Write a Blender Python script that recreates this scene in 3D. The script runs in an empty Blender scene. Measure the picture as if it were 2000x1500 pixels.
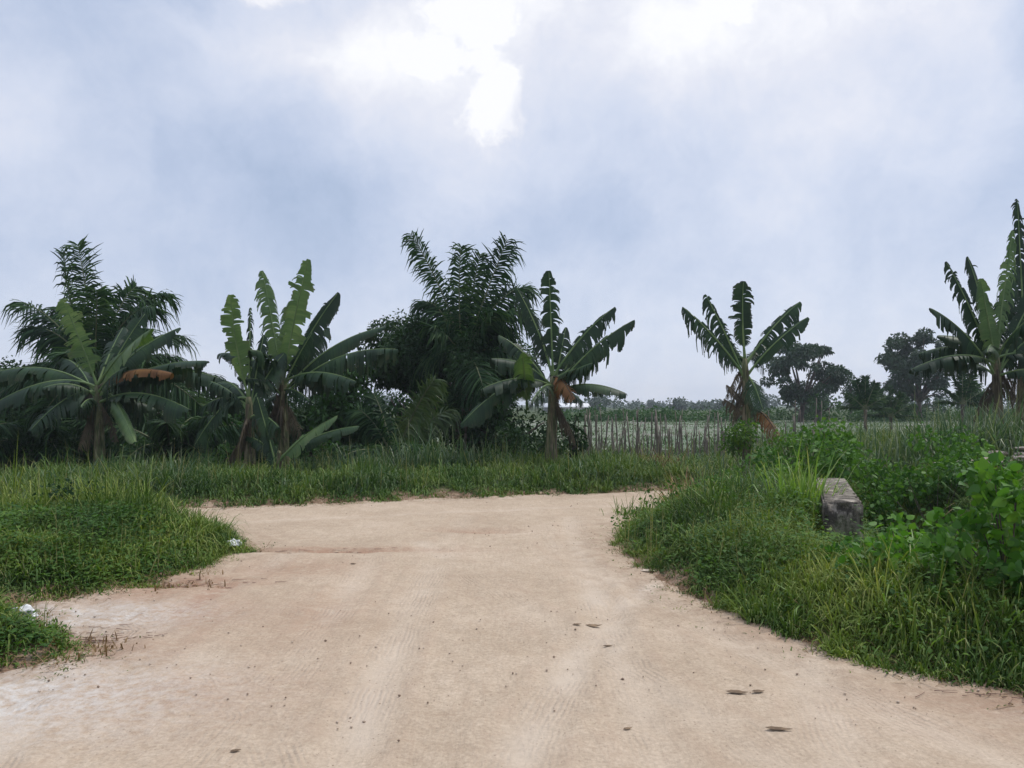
import bpy, math
import numpy as np
from math import radians as R
from mathutils import Vector, noise as mnoise

rng = np.random.default_rng(7)
C = bpy.context.scene.collection
sc = bpy.context.scene

# ------------------------------------------------------------------ camera
CAM_Z, F, PITCH = 1.6, 1500.0, math.atan(40 / 1500)
cd = bpy.data.cameras.new('camera'); cam = bpy.data.objects.new('camera', cd); C.objects.link(cam)
cam.location = (0, 0, CAM_Z); cam.rotation_euler = (R(90) + PITCH, 0, 0)
cd.sensor_width = 36; cd.lens = 27; cd.clip_start = 0.05; cd.clip_end = 6000
sc.camera = cam
sc.view_settings.view_transform = 'Standard'; sc.view_settings.look = 'None'
sc.view_settings.exposure = 0.0; sc.view_settings.gamma = 1.0
sc.cycles.max_bounces = 8; sc.cycles.diffuse_bounces = 3; sc.cycles.transmission_bounces = 4
sc.cycles.volume_bounces = 0; sc.cycles.transparent_max_bounces = 8

# ------------------------------------------------------------------ world: sky with broken overcast cloud
SUN_EL, SUN_ROT = R(60), R(62)
w = bpy.data.worlds.new('World'); sc.world = w; w.use_nodes = True
nt = w.node_tree; nt.nodes.clear()
class NG:
    """small node helper"""
    def __init__(s, nt): s.nt = nt
    def n(s, t, **k):
        nd = s.nt.nodes.new(t)
        for a, b in k.items(): setattr(nd, a, b)
        return nd
    def put(s, sock, v):
        if hasattr(v, 'is_output') or isinstance(v, bpy.types.NodeSocket): s.nt.links.new(v, sock)
        else: sock.default_value = v
    def m(s, op, a, b=None, c=None, clamp=False):
        nd = s.n('ShaderNodeMath', operation=op, use_clamp=clamp)
        for i, v in enumerate((a, b, c)):
            if v is not None: s.put(nd.inputs[i], v)
        return nd.outputs[0]
    def vm(s, op, a, b=None, scale=None):
        nd = s.n('ShaderNodeVectorMath', operation=op); s.put(nd.inputs[0], a)
        if b is not None: s.put(nd.inputs[1], b)
        if scale is not None: nd.inputs['Scale'].default_value = scale
        return nd.outputs[0]
    def noise(s, vec, scale, detail=4, rough=0.5, col=False, dist=0.0):
        nd = s.n('ShaderNodeTexNoise'); s.put(nd.inputs['Vector'], vec)
        nd.inputs['Scale'].default_value = scale; nd.inputs['Detail'].default_value = detail
        nd.inputs['Roughness'].default_value = rough; nd.inputs['Distortion'].default_value = dist
        return nd.outputs['Color' if col else 0]
    def ramp(s, fac, stops, interp='LINEAR'):
        nd = s.n('ShaderNodeValToRGB'); s.put(nd.inputs[0], fac); cr = nd.color_ramp; cr.interpolation = interp
        while len(cr.elements) > 1: cr.elements.remove(cr.elements[-1])
        for i, (p, c) in enumerate(stops):
            e = cr.elements[0] if i == 0 else cr.elements.new(p)
            e.position = p; e.color = (*c, 1) if len(c) == 3 else c
        return nd.outputs[0]
    def mix(s, fac, a, b, blend='MIX'):
        nd = s.n('ShaderNodeMix', data_type='RGBA', blend_type=blend)
        s.put(nd.inputs[0], fac)
        for sock, v in ((nd.inputs[6], a), (nd.inputs[7], b)):
            s.put(sock, (*v, 1) if isinstance(v, tuple) and len(v) == 3 else v)
        return nd.outputs[2]
    def maprange(s, v, a, b, c=0, d=1):
        nd = s.n('ShaderNodeMapRange'); s.put(nd.inputs[0], v)
        for i, x in enumerate((a, b, c, d)): nd.inputs[i + 1].default_value = x
        return nd.outputs[0]

g = NG(nt)
gen = g.n('ShaderNodeTexCoord').outputs['Generated']
warp = g.vm('SCALE', g.vm('SUBTRACT', g.noise(gen, 5.5, 9, 0.60, col=True), (0.5, 0.5, 0.5)), scale=0.12)
wv = g.vm('ADD', gen, warp)
sep = g.n('ShaderNodeSeparateXYZ'); nt.links.new(g.vm('NORMALIZE', wv), sep.inputs[0])
az = g.m('ARCTAN2', sep.outputs[0], sep.outputs[1]); el = g.m('ARCSINE', sep.outputs[2])
def lobe(px, py, rx, ry, amp, sharp=1.0):
    """soft cloud patch; centre and radii given in degrees of azimuth / elevation"""
    a, e = R(px), R(py)
    d = g.m('ADD', g.m('POWER', g.m('DIVIDE', g.m('SUBTRACT', az, a), R(rx)), 2.0),
            g.m('POWER', g.m('DIVIDE', g.m('SUBTRACT', el, e), R(ry)), 2.0))
    return g.m('MULTIPLY', g.m('EXPONENT', g.m('MULTIPLY', d, -sharp)), amp)
# (azimuth, elevation, half width, half height) of each cloud bank in units of 1500 to the radian, from straight ahead at the horizon
CLP_ = [(-190, 620, 200, 190, .33), (-480, 770, 110, 70, .28), (-330, 640, 230, 55, .20), (-600, 655, 160, 40, .12), (-420, 600, 120, 60, .12), (-110, 480, 110, 70, .10),
        (500, 700, 400, 150, .34), (820, 740, 150, 80, .18), (600, 490, 150, 90, .24), (330, 640, 140, 100, .18), (830, 500, 60, 90, .12), (280, 600, 200, 90, .12), (60, 760, 130, 70, .28),
        (-900, 500, 200, 140, .09), (-860, 480, 50, 60, .05), (350, 330, 340, 110, .07), (900, 330, 200, 90, -.02),
        (-900, 750, 330, 95, -.42), (-700, 690, 120, 60, -.10), (-400, 400, 260, 110, -.18), (150, 340, 150, 80, -.18), (140, 520, 90, 110, -.04), (930, 590, 80, 170, -.14), (-500, 250, 500, 80, -.08), (850, 300, 150, 80, -.06)]
HARD_ = [(-100, 705, 55, 50, 1.0), (-70, 620, 45, 55, .7), (-35, 570, 40, 60, .95), (-150, 640, 60, 40, .75), (-30, 530, 30, 25, .7), (-480, 765, 55, 40, .95), (490, 745, 75, 50, .95), (440, 700, 40, 30, .7), (830, 760, 80, 22, .6), (120, 775, 60, 35, .8), (605, 490, 55, 30, .45), (350, 648, 18, 12, .7), (250, 775, 60, 30, .6)]
CL = [(math.degrees(a / 1500), math.degrees(e / 1500), math.degrees(w_ / 1500), math.degrees(h_ / 1500), q_) for a, e, w_, h_, q_ in CLP_]
acc = None
for c in CL:
    l = lobe(*c); acc = l if acc is None else g.m('ADD', acc, l)
hard = None
for a, e, w_, h_, q_ in HARD_:
    l = lobe(math.degrees(a / 1500), math.degrees(e / 1500), math.degrees(w_ * 2.0 / 1500), math.degrees(h_ * 1.35 / 1500), q_); hard = l if hard is None else g.m('MAXIMUM', hard, l)
hard = g.m('ADD', hard, g.m('MULTIPLY', g.m('SUBTRACT', g.noise(wv, 13.0, 8, 0.62), .5), 1.5))
hm = g.n('ShaderNodeMapRange', interpolation_type='SMOOTHSTEP'); nt.links.new(hard, hm.inputs[0]); hm.inputs[1].default_value = .40; hm.inputs[2].default_value = .78; hm.inputs[4].default_value = .26
sepg = g.n('ShaderNodeSeparateXYZ'); nt.links.new(gen, sepg.inputs[0])
fb = g.m('MULTIPLY', g.m('SUBTRACT', g.noise(gen, 3.6, 9, 0.60), 0.5), 0.44)
fb2 = g.m('MULTIPLY', g.m('SUBTRACT', g.noise(wv, 9.0, 9, 0.64), 0.5), 0.52)
val = g.m('ADD', g.m('ADD', acc, fb), g.m('ADD', fb2, 0.52))
hz = g.maprange(sepg.outputs[2], 0.0, 0.17, 0.14, 0.0)
val = g.m('ADD', g.m('ADD', val, hz), hm.outputs[0])
cloud = g.ramp(val, [(0.0, (0.36, 0.44, 0.58)), (0.22, (0.42, 0.52, 0.71)), (0.42, (0.55, 0.635, 0.82)),
                     (0.62, (0.71, 0.77, 0.92)), (0.82, (0.87, 0.89, 0.98)), (1.0, (1.08, 1.08, 1.10))])
zen = g.maprange(sepg.outputs[2], 0.50, 0.95, 1.0, 1.75)          # an overcast sky is brightest overhead
cloud = g.vm('MULTIPLY', cloud, g.n('ShaderNodeCombineXYZ').outputs[0]) if False else cloud
sc_ = g.n('ShaderNodeVectorMath', operation='SCALE'); nt.links.new(cloud, sc_.inputs[0]); nt.links.new(zen, sc_.inputs['Scale'])
sky = g.n('ShaderNodeTexSky', sky_type='NISHITA', sun_disc=False, sun_elevation=SUN_EL, sun_rotation=SUN_ROT)
skyc = g.vm('SCALE', sky.outputs[0], scale=0.10)
col = g.mix(0.90, skyc, sc_.outputs[0])
bg = g.n('ShaderNodeBackground'); nt.links.new(col, bg.inputs[0]); bg.inputs[1].default_value = 1.0
nt.links.new(bg.outputs[0], g.n('ShaderNodeOutputWorld').inputs[0])

sd = bpy.data.lights.new('sun', 'SUN'); sd.energy = 2.3; sd.angle = R(10); sd.color = (1.0, 0.95, 0.87)
so = bpy.data.objects.new('sun', sd); C.objects.link(so)
# direction towards the sun: ahead of the camera, to the right (sun_rotation is clockwise from +Y)
dsun = Vector((math.sin(SUN_ROT) * math.cos(SUN_EL), math.cos(SUN_ROT) * math.cos(SUN_EL), math.sin(SUN_EL)))
so.rotation_euler = dsun.to_track_quat('Z', 'Y').to_euler()

# ------------------------------------------------------------------ placement helpers
CP, SP = math.cos(PITCH), math.sin(PITCH)
def ray(px, py):
    x, f, u = (px - 1000) / F, 1.0, (750 - py) / F
    return np.array([x, f * CP - u * SP, f * SP + u * CP])
def at(px, py, Y):
    d = ray(px, py); return np.array([0, 0, CAM_Z]) + d * (Y / d[1])
def gp(px, py, z=0.0):
    d = ray(px, py); return np.array([0, 0, CAM_Z]) + d * ((z - CAM_Z) / d[2])

# ------------------------------------------------------------------ mesh helpers
def mesh(name, v, quads=None, tris=None, mats=None, mi=None, attrs=None, smooth=False):
    me = bpy.data.meshes.new(name)
    v = np.asarray(v, np.float32); me.vertices.add(len(v)); me.vertices.foreach_set('co', v.ravel())
    q = np.zeros((0, 4), np.int32) if quads is None else np.asarray(quads, np.int32)
    t = np.zeros((0, 3), np.int32) if tris is None else np.asarray(tris, np.int32)
    idx = np.concatenate([q.ravel(), t.ravel()]); nf = len(q) + len(t)
    me.loops.add(len(idx)); me.loops.foreach_set('vertex_index', idx)
    st = np.concatenate([np.arange(len(q)) * 4, len(q) * 4 + np.arange(len(t)) * 3]).astype(np.int32)
    me.polygons.add(nf); me.polygons.foreach_set('loop_start', st)
    me.polygons.foreach_set('loop_total', np.concatenate([np.full(len(q), 4), np.full(len(t), 3)]).astype(np.int32))
    for m in (mats or []): me.materials.append(m)
    if mi is not None: me.polygons.foreach_set('material_index', np.asarray(mi, np.int32))
    if smooth: me.polygons.foreach_set('use_smooth', np.ones(nf, bool))
    me.update(calc_edges=True)
    for k, a in (attrs or {}).items():
        at_ = me.attributes.new(k, 'FLOAT', 'POINT'); at_.data.foreach_set('value', np.asarray(a, np.float32))
    return me
def link(name, me, parent=None, label=None, cat=None, group=None, kind=None):
    o = bpy.data.objects.new(name, me); C.objects.link(o)
    if parent is not None:
        o.parent = parent; o.matrix_parent_inverse = parent.matrix_world.inverted() if False else o.matrix_parent_inverse
    tag(o, label, cat, group, kind); return o
def tag(o, label=None, cat=None, group=None, kind=None):
    if label: o['label'] = label
    if cat: o['category'] = cat
    if group: o['group'] = group
    if kind: o['kind'] = kind
def empty(name, loc, label, cat, group=None):
    o = bpy.data.objects.new(name, None); C.objects.link(o); o.location = tuple(float(a) for a in loc)
    o.empty_display_size = 0.2; tag(o, label, cat, group); return o
def child(name, me, parent, label=None):
    """mesh data is in world space: shift it into the parent's frame"""
    o = bpy.data.objects.new(name, me); C.objects.link(o); o.parent = parent
    p = parent; off = np.zeros(3)
    while p is not None: off += np.array(p.location); p = p.parent
    n = len(me.vertices); a = np.empty(n * 3, np.float32); me.vertices.foreach_get('co', a)
    a = a.reshape(-1, 3) - off; me.vertices.foreach_set('co', a.astype(np.float32).ravel()); me.update()
    if label: o['label'] = label
    return o
def unit(a):
    a = np.asarray(a, float); return a / np.maximum(np.linalg.norm(a, axis=-1, keepdims=True), 1e-9)

PROF = {'grass': [.8, 1, .75, .05], 'leaf': [.12, 1, .06], 'oval': [.15, .95, .85, .05], 'heart': [.45, 1, .8, .42, .03],
        'leaflet': [.6, 1, .75, .08], 'strip': [1, 1, 1, 1, .8], 'reed': [.7, 1, .9, .6, .05], 'straight': [1, 1]}
def ribbons(P0, D, S, L, W, droop, prof, fold=0.0, lift=0.0):
    """N curved ribbons. P0,D,S (N,3); L,W,droop (N). returns verts, quads, t, index"""
    pr = np.array(PROF[prof]); ns = len(pr); N = len(P0)
    t = np.linspace(0, 1, ns)
    D = unit(D); S = unit(S); L = np.broadcast_to(L, N)[:, None, None]; W = np.broadcast_to(W, N)[:, None, None]
    dr = np.broadcast_to(droop, N)[:, None, None]; tt = t[None, :, None]
    Dz = D[:, None, :] * L * tt
    c = P0[:, None, :] + Dz * (1 - 0.25 * dr * tt * tt) + np.array([0, 0, -1.0]) * (dr * L * tt ** 2 * 0.75)
    h = S[:, None, :] * W * pr[None, :, None] * 0.5
    v = np.stack([c - h, c + h], 2).reshape(-1, 3)
    b = (np.arange(N) * ns * 2)[:, None] + (np.arange(ns - 1) * 2)[None, :]
    q = np.stack([b, b + 1, b + 3, b + 2], -1).reshape(-1, 4)
    tv = np.tile(np.repeat(t, 2), N); ix = np.repeat(np.arange(N), ns * 2)
    return v, q, tv, ix
def ribbon_mesh(name, mat, P0, D, S, L, W, droop, prof, rnd=None):
    v, q, t, ix = ribbons(P0, D, S, L, W, droop, prof)
    if rnd is None: rnd = rng.random(len(P0))
    return mesh(name, v, q, mats=[mat], attrs={'rnd': rnd[ix], 'tt': t}, smooth=True)
def tube_arrays(pts, rad, n=8, rough=0.0):
    pts = np.asarray(pts, float); rad = np.broadcast_to(rad, len(pts)).astype(float)
    T = unit(np.gradient(pts, axis=0)); ref = np.array([0.13, 1, 0.07]) if abs(T[0][1]) < .9 else np.array([1, 0, 0.1])
    A = unit(np.cross(T, ref)); B = np.cross(T, A); th = np.linspace(0, 2 * np.pi, n, endpoint=False)
    rr = rad[:, None] * (1 + rough * rng.uniform(-1, 1, (len(pts), n)))
    v = pts[:, None] + rr[..., None] * (np.cos(th)[None, :, None] * A[:, None] + np.sin(th)[None, :, None] * B[:, None])
    k = len(pts); i = np.arange(k - 1)[:, None] * n; j = np.arange(n)[None]; j2 = (j + 1) % n
    q = np.stack([i + j, i + j2, i + n + j2, i + n + j], -1).reshape(-1, 4)
    v = np.concatenate([v.reshape(-1, 3), pts[:1], pts[-1:]]); c0 = k * n; c1 = c0 + 1
    jj = np.arange(n); t = np.concatenate([np.stack([np.full(n, c0), (jj + 1) % n, jj], -1),
                                           np.stack([np.full(n, c1), (k - 1) * n + jj, (k - 1) * n + (jj + 1) % n], -1)])
    return v, q, t
def merge(parts):
    V, Q, T, o = [], [], [], 0
    for v, q, t in parts: V.append(v); Q.append(q + o); T.append(t + o); o += len(v)
    return np.concatenate(V), np.concatenate(Q), np.concatenate(T)
def tubes(name, mat, lst, n=8, rough=0.0):
    v, q, t = merge([tube_arrays(p, r, n, rough) for p, r in lst])
    return mesh(name, v, q, t, [mat], smooth=True, attrs={'rnd': np.full(len(v), .5), 'tt': np.zeros(len(v))})
def bez(a, b, c, n):
    t = np.linspace(0, 1, n)[:, None]; return (1 - t) ** 2 * a + 2 * t * (1 - t) * b + t * t * c

# ------------------------------------------------------------------ materials
def newmat(name):
    m = bpy.data.materials.new(name); m.use_nodes = True; m.node_tree.nodes.clear(); return m, NG(m.node_tree)
def foliage(name, stops, rough=0.5, trans=0.3, nscale=1.5, tip=None, spec=0.4, mottle=0.5):
    m, k = newmat(name)
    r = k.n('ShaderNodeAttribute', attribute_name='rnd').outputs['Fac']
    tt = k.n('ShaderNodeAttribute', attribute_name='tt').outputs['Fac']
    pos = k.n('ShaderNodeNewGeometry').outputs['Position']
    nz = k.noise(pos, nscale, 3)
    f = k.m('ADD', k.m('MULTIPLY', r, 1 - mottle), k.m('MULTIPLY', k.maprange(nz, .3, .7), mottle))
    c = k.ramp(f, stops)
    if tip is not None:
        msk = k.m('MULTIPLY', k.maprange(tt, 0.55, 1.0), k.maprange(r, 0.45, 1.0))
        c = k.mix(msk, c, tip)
    p = k.n('ShaderNodeBsdfPrincipled'); k.put(p.inputs['Base Color'], c)
    p.inputs['Roughness'].default_value = rough; p.inputs['Specular IOR Level'].default_value = spec
    tr = k.n('ShaderNodeBsdfTranslucent'); k.put(tr.inputs[0], k.mix(1.0, c, (1.25, 1.35, 0.6), 'MULTIPLY'))
    mx = k.n('ShaderNodeMixShader'); mx.inputs[0].default_value = trans
    k.put(mx.inputs[1], p.outputs[0]); k.put(mx.inputs[2], tr.outputs[0])
    k.put(k.n('ShaderNodeOutputMaterial').inputs[0], mx.outputs[0]); return m
def solid(name, stops, rough=0.8, nscale=8, bump=0.0, bscale=30, stretch=(1, 1, 1), spec=0.3, metal=0):
    m, k = newmat(name)
    pos = k.n('ShaderNodeNewGeometry').outputs['Position']
    v = k.vm('MULTIPLY', pos, stretch)
    c = k.ramp(k.maprange(k.noise(v, nscale, 5, 0.6), .3, .7), stops)
    p = k.n('ShaderNodeBsdfPrincipled'); k.put(p.inputs['Base Color'], c); p.inputs['Roughness'].default_value = rough
    p.inputs['Specular IOR Level'].default_value = spec
    if bump:
        b = k.n('ShaderNodeBump'); b.inputs['Strength'].default_value = bump; b.inputs['Distance'].default_value = 0.02
        k.put(b.inputs['Height'], k.noise(v, bscale, 5, 0.6)); k.put(p.inputs['Normal'], b.outputs[0])
    k.put(k.n('ShaderNodeOutputMaterial').inputs[0], p.outputs[0]); return m

M = {}
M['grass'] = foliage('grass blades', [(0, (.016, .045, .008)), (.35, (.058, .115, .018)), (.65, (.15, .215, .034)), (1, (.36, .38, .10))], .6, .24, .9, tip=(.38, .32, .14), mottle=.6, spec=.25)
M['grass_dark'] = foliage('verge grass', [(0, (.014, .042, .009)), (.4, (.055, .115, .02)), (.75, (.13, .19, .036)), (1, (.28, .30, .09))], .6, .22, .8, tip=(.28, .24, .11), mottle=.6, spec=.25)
M['grass_lime'] = foliage('pale lime grass', [(0, (.09, .17, .03)), (.5, (.16, .27, .05)), (1, (.26, .33, .09))], .45, .4, 1.5, tip=(.38, .33, .15))
M['reed'] = foliage('reed blades', [(0, (.025, .07, .025)), (.5, (.065, .12, .05)), (1, (.17, .21, .11))], .5, .3, 1.0, tip=(.38, .37, .26))
M['dry'] = foliage('dead grass', [(0, (.10, .055, .025)), (.5, (.21, .13, .06)), (1, (.36, .26, .15))], .8, .15, 3)
M['field'] = foliage('field stubble', [(0, (.04, .085, .025)), (.5, (.085, .14, .055)), (1, (.19, .21, .14))], .9, .2, .25, spec=.1)
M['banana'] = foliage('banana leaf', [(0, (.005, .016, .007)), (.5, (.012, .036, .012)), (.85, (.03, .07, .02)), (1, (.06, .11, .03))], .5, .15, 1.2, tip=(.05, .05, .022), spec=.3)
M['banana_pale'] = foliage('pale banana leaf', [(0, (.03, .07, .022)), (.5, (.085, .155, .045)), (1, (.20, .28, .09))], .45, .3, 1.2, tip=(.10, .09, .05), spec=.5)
M['banana_dead'] = foliage('dead banana leaf', [(0, (.022, .018, .012)), (.5, (.075, .058, .036)), (1, (.20, .16, .10))], .8, .1, 2.0)
M['sheath'] = foliage('straw coloured sheath', [(0, (.04, .032, .02)), (.5, (.11, .09, .055)), (1, (.26, .22, .14))], .85, .1, 4)
M['banana_rust'] = foliage('rusty banana leaf', [(0, (.08, .035, .014)), (.5, (.17, .075, .022)), (1, (.25, .125, .035))], .7, .15, 2.0)
M['midrib'] = solid('leaf midrib', [(0, (.07, .13, .04)), (1, (.16, .22, .08))], .5, 3)
M['pstem'] = solid('banana stem', [(0, (.03, .03, .014)), (.35, (.065, .08, .03)), (.6, (.13, .125, .06)), (1, (.24, .21, .12))], .7, 5, .5, 20, (4, 4, .6))
M['palm'] = foliage('palm leaflet', [(0, (.007, .022, .010)), (.5, (.020, .055, .019)), (1, (.075, .135, .042))], .6, .25, 1.0, spec=.15)
M['palm_olive'] = foliage('olive palm leaflet', [(0, (.035, .065, .02)), (.5, (.06, .10, .028)), (1, (.11, .15, .05))], .45, .25, 1.0)
M['rachis'] = solid('palm rachis', [(0, (.05, .07, .03)), (1, (.12, .13, .06))], .6, 4)
M['bark'] = solid('bark', [(0, (.03, .025, .02)), (.5, (.08, .065, .05)), (1, (.16, .13, .10))], .9, 6, .8, 14, (1, 1, .4))
M['leaf_dark'] = foliage('dark tree leaf', [(0, (.009, .026, .009)), (.5, (.020, .052, .015)), (1, (.055, .105, .028))], .6, .2, .7, spec=.2)
M['leaf_mid'] = foliage('tree leaf', [(0, (.018, .05, .014)), (.5, (.035, .09, .022)), (1, (.075, .15, .035))], .6, .28, .7, spec=.2)
M['leaf_far'] = foliage('far tree leaf', [(0, (.012, .034, .018)), (.5, (.026, .058, .026)), (1, (.05, .09, .035))], .6, .2, .3)
M['leaf_lime'] = foliage('bright vine leaf', [(0, (.025, .085, .014)), (.45, (.07, .18, .022)), (.85, (.16, .31, .035)), (1, (.32, .42, .05))], .5, .4, 2.0, spec=.3, mottle=.25)
M['leaf_weed'] = foliage('weed leaf', [(0, (.018, .055, .012)), (.45, (.048, .115, .018)), (.8, (.12, .205, .03)), (1, (.22, .30, .05))], .6, .35, 1.5, spec=.2)
M['leaf_bush'] = foliage('bush leaf', [(0, (.016, .055, .010)), (.4, (.05, .13, .018)), (.75, (.12, .24, .03)), (1, (.24, .36, .05))], .55, .3, 1.4, spec=.25, mottle=.4)
M['wood'] = solid('grey weathered wood', [(0, (.06, .05, .04)), (.5, (.18, .15, .12)), (1, (.34, .29, .24))], .85, 9, .5, 30, (1, 1, .3))
M['twig'] = solid('reddish twig', [(0, (.10, .055, .04)), (1, (.30, .19, .14))], .85, 20)
M['plastic'] = solid('white plastic', [(0, (.50, .50, .50)), (1, (.78, .78, .76))], .45, 10, .4, 20)
M['dryleaf'] = solid('dry fallen leaf', [(0, (.07, .045, .028)), (1, (.25, .17, .10))], .8, 14)
M['paleleaf'] = solid('pale dry leaf', [(0, (.35, .28, .2)), (1, (.6, .5, .4))], .8, 14)
M['rubble'] = solid('rubble', [(0, (.22, .17, .13)), (1, (.55, .48, .42))], .9, 12, .5)

# ------------------------------------------------------------------ terrain
def vnoise(x, y, s, seed=0, octv=3):
    """value noise on arrays"""
    out = np.zeros_like(x, dtype=float); amp = 1.0; tot = 0
    for o in range(octv):
        r_ = np.random.default_rng(seed + o * 17).random((256, 256))
        X = x * s * 2 ** o + 1000.3; Y = y * s * 2 ** o + 1000.7
        xi = np.floor(X).astype(int); yi = np.floor(Y).astype(int); fx = X - xi; fy = Y - yi
        fx = fx * fx * (3 - 2 * fx); fy = fy * fy * (3 - 2 * fy)
        a = r_[xi % 256, yi % 256]; b = r_[(xi + 1) % 256, yi % 256]; c = r_[xi % 256, (yi + 1) % 256]; d = r_[(xi + 1) % 256, (yi + 1) % 256]
        out += amp * ((a * (1 - fx) + b * fx) * (1 - fy) + (c * (1 - fx) + d * fx) * fy); tot += amp; amp *= .5
    return out / tot - 0.5
ROAD = np.array([(-30, -8), (30, -8), (30, 1.0), (12, 2.2), (7, 2.7), (4.5, 3.4), (2.9, 4.3), (2.24, 4.8), (1.83, 5.65), (1.5, 6.5), (1.35, 7.3), (1.22, 8.3),
                 (1.28, 9.2), (1.75, 10.6), (3.2, 11.9), (6, 13.0), (14, 15.2), (40, 22), (40, 26.5), (2.9, 14.5), (-5.1, 11.9), (-12, 9.6), (-30, 3.8),
                 (-30, 1.6), (-12, 7.3), (-7, 9.3), (-4.5, 9.9), (-3.35, 9.3), (-3.0, 8.7), (-3.15, 7.7), (-3.25, 6.9), (-3.7, 6.4), (-3.9, 5.95), (-3.25, 5.5),
                 (-2.8, 5.1), (-3.1, 4.6), (-4.2, 4.2), (-7, 3.6), (-30, 1.5)], float)
# fix ordering on the left: the strip of bank between the two left arms of the road
def sdist(x, y):
    """signed distance to the road outline, positive outside"""
    P = np.stack([x, y], -1); best = np.full(x.shape, 1e9); inside = np.zeros(x.shape, bool)
    for i in range(len(ROAD)):
        a, b = ROAD[i], ROAD[(i + 1) % len(ROAD)]; ab = b - a
        t = np.clip(((P - a) @ ab) / (ab @ ab), 0, 1)
        best = np.minimum(best, np.linalg.norm(P - a - t[..., None] * ab, axis=-1))
        cnd = (a[1] > y) != (b[1] > y)
        with np.errstate(divide='ignore', invalid='ignore'):
            xi = a[0] + (y - a[1]) / (b[1] - a[1] if b[1] != a[1] else 1e-9) * ab[0]
        inside ^= cnd & (x < xi)
    return np.where(inside, -best, best)
def sm(t): t = np.clip(t, 0, 1); return t * t * (3 - 2 * t)
def far_line(x): return 13.55 + 0.325 * x
def track_paths():
    """wheel tracks: up from the bottom of the frame and fanning out left and right at the junction"""
    A = []
    def q(p): return np.array(p, float)
    for off in (-.75, .75):
        A.append((bez(q((.1 + off * .9, -2)), q((-.2 + off, 6.5)), q((.1 + off, 11)), 30), 1.0))
        A.append((bez(q((-.9 + off, -2)), q((-.6 + off, 9.3)), q((-12, 7.6 - off)), 40), 1.0))
        A.append((bez(q((.3 + off, -2)), q((-.3 + off, 11.5)), q((14, 16.6 - off)), 40), 1.0))
        A.append((bez(q((-14, 8.0 - off)), q((-1, 12.4 - off)), q((16, 17.2 - off)), 30), .8))
        A.append((bez(q((-2.2 + off * .9, -1)), q((-1.9 + off, 5)), q((-2.0 + off * .6, 8.4)), 20), .7))
        A.append((bez(q((2.9 + off * .9, 1.0)), q((1.2 + off * .4, 4)), q((-.3 + off, 9)), 20), .6))
    return A
TR = track_paths()
def pathdist(x, y, p):
    P = np.stack([x, y], -1); best = np.full(x.shape, 1e9); side = np.zeros(x.shape)
    for a, b in zip(p[:-1], p[1:]):
        ab = b - a; t = np.clip(((P - a) @ ab) / (ab @ ab), 0, 1); d = P - a - t[..., None] * ab
        dd = np.linalg.norm(d, axis=-1); s = np.sign(ab[0] * d[..., 1] - ab[1] * d[..., 0]); u = dd < best
        best = np.where(u, dd, best); side = np.where(u, s, side)
    return best * side
def track_field(x, y):
    h = np.zeros(x.shape); m = np.zeros(x.shape)
    for i, (p, a) in enumerate(TR):
        d = pathdist(x, y, p) + 0.05 * vnoise(x, y, .8, 40 + i); br = np.clip(.5 + 1.6 * vnoise(x, y, .35, 80 + i), 0, 1)
        core = np.exp(-(d / .13) ** 2) * a * br
        h += -.018 * core + .011 * a * br * np.exp(-((np.abs(d) - .22) / .06) ** 2)
        h += .003 * core * np.sin(d * 150)
        m = np.maximum(m, core)
    return h, m
def road_z(x, y):
    x = np.atleast_1d(np.asarray(x, float)); y = np.atleast_1d(np.asarray(y, float))
    h, m = track_field(x, y)
    z = h + .05 * vnoise(x, y, .35, 3) + .036 * vnoise(x, y, 1.8, 5) + .020 * vnoise(x, y, 7, 6)
    # shallow washed-out hollows at the left edge and one near the far side
    for cx, cy, rx, ry, d in ((-3.0, 7.0, .55, .16, .09), (-2.0, 8.55, 1.1, .09, .05), (-.45, 9.9, .55, .16, .05), (-3.0, 5.3, .3, .2, .05), (-2.6, 7.6, .5, .3, .04)):
        z = z - d * np.exp(-((x - cx) / rx) ** 2 - ((y - cy) / ry) ** 2)
    return z, m
def terrain_z(x, y, full=True):
    z, _ = road_z(x, y); s = sdist(x, y)
    right = sm((x - .5) / 1.2) * sm((far_line(x) - 1 - y) / 2); left = sm((-x - 1) / 2) * sm((far_line(x) - y) / 2)
    A = .12 + .10 * right + .06 * left
    z = z + np.where(s < 0, -.05 * sm(-s / .15), A * sm(s / 1.1) + .05 * sm(s / .25))
    z = z + .10 * vnoise(x, y, .6, 11) * sm(s / .8)
    dx, dy = x - (4.45 + (y - 8) * .34), y - 8.6
    z = z - 1.0 * np.exp(-(dx / .62) ** 2 - (dy / 2.2) ** 4)
    z = z + .5 * sm((x - 5.5) / 3) * sm((y - 9.5) / 4) * np.exp(-((y - 15) / 9) ** 2)      # low bank at the right
    far = sm((y - 60) / 200)
    z = z * (1 - far) + far * .15
    return z
def grid(xs, ys, zf):
    X, Y = np.meshgrid(xs, ys); Z = zf(X, Y)
    v = np.stack([X, Y, Z], -1).reshape(-1, 3); nx, ny = len(xs), len(ys)
    i = (np.arange(ny - 1)[:, None] * nx + np.arange(nx - 1)[None]).ravel()
    return v, np.stack([i, i + 1, i + nx + 1, i + nx], -1), X, Y
def spaced(segs):
    out = []
    for a, b, d in segs: out.append(np.arange(a, b, d))
    return np.concatenate(out + [[segs[-1][1]]])
_tx = np.arange(-32, 44, .1); _ty = np.arange(-3, 34, .1)
_GX, _GY = np.meshgrid(_tx, _ty)
_TG = np.maximum(terrain_z(_GX, _GY), np.where(sdist(_GX, _GY) < .12, road_z(_GX, _GY)[0] - .004 - .30 * sm((sdist(_GX, _GY) - .02) / .35), -9))
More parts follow.
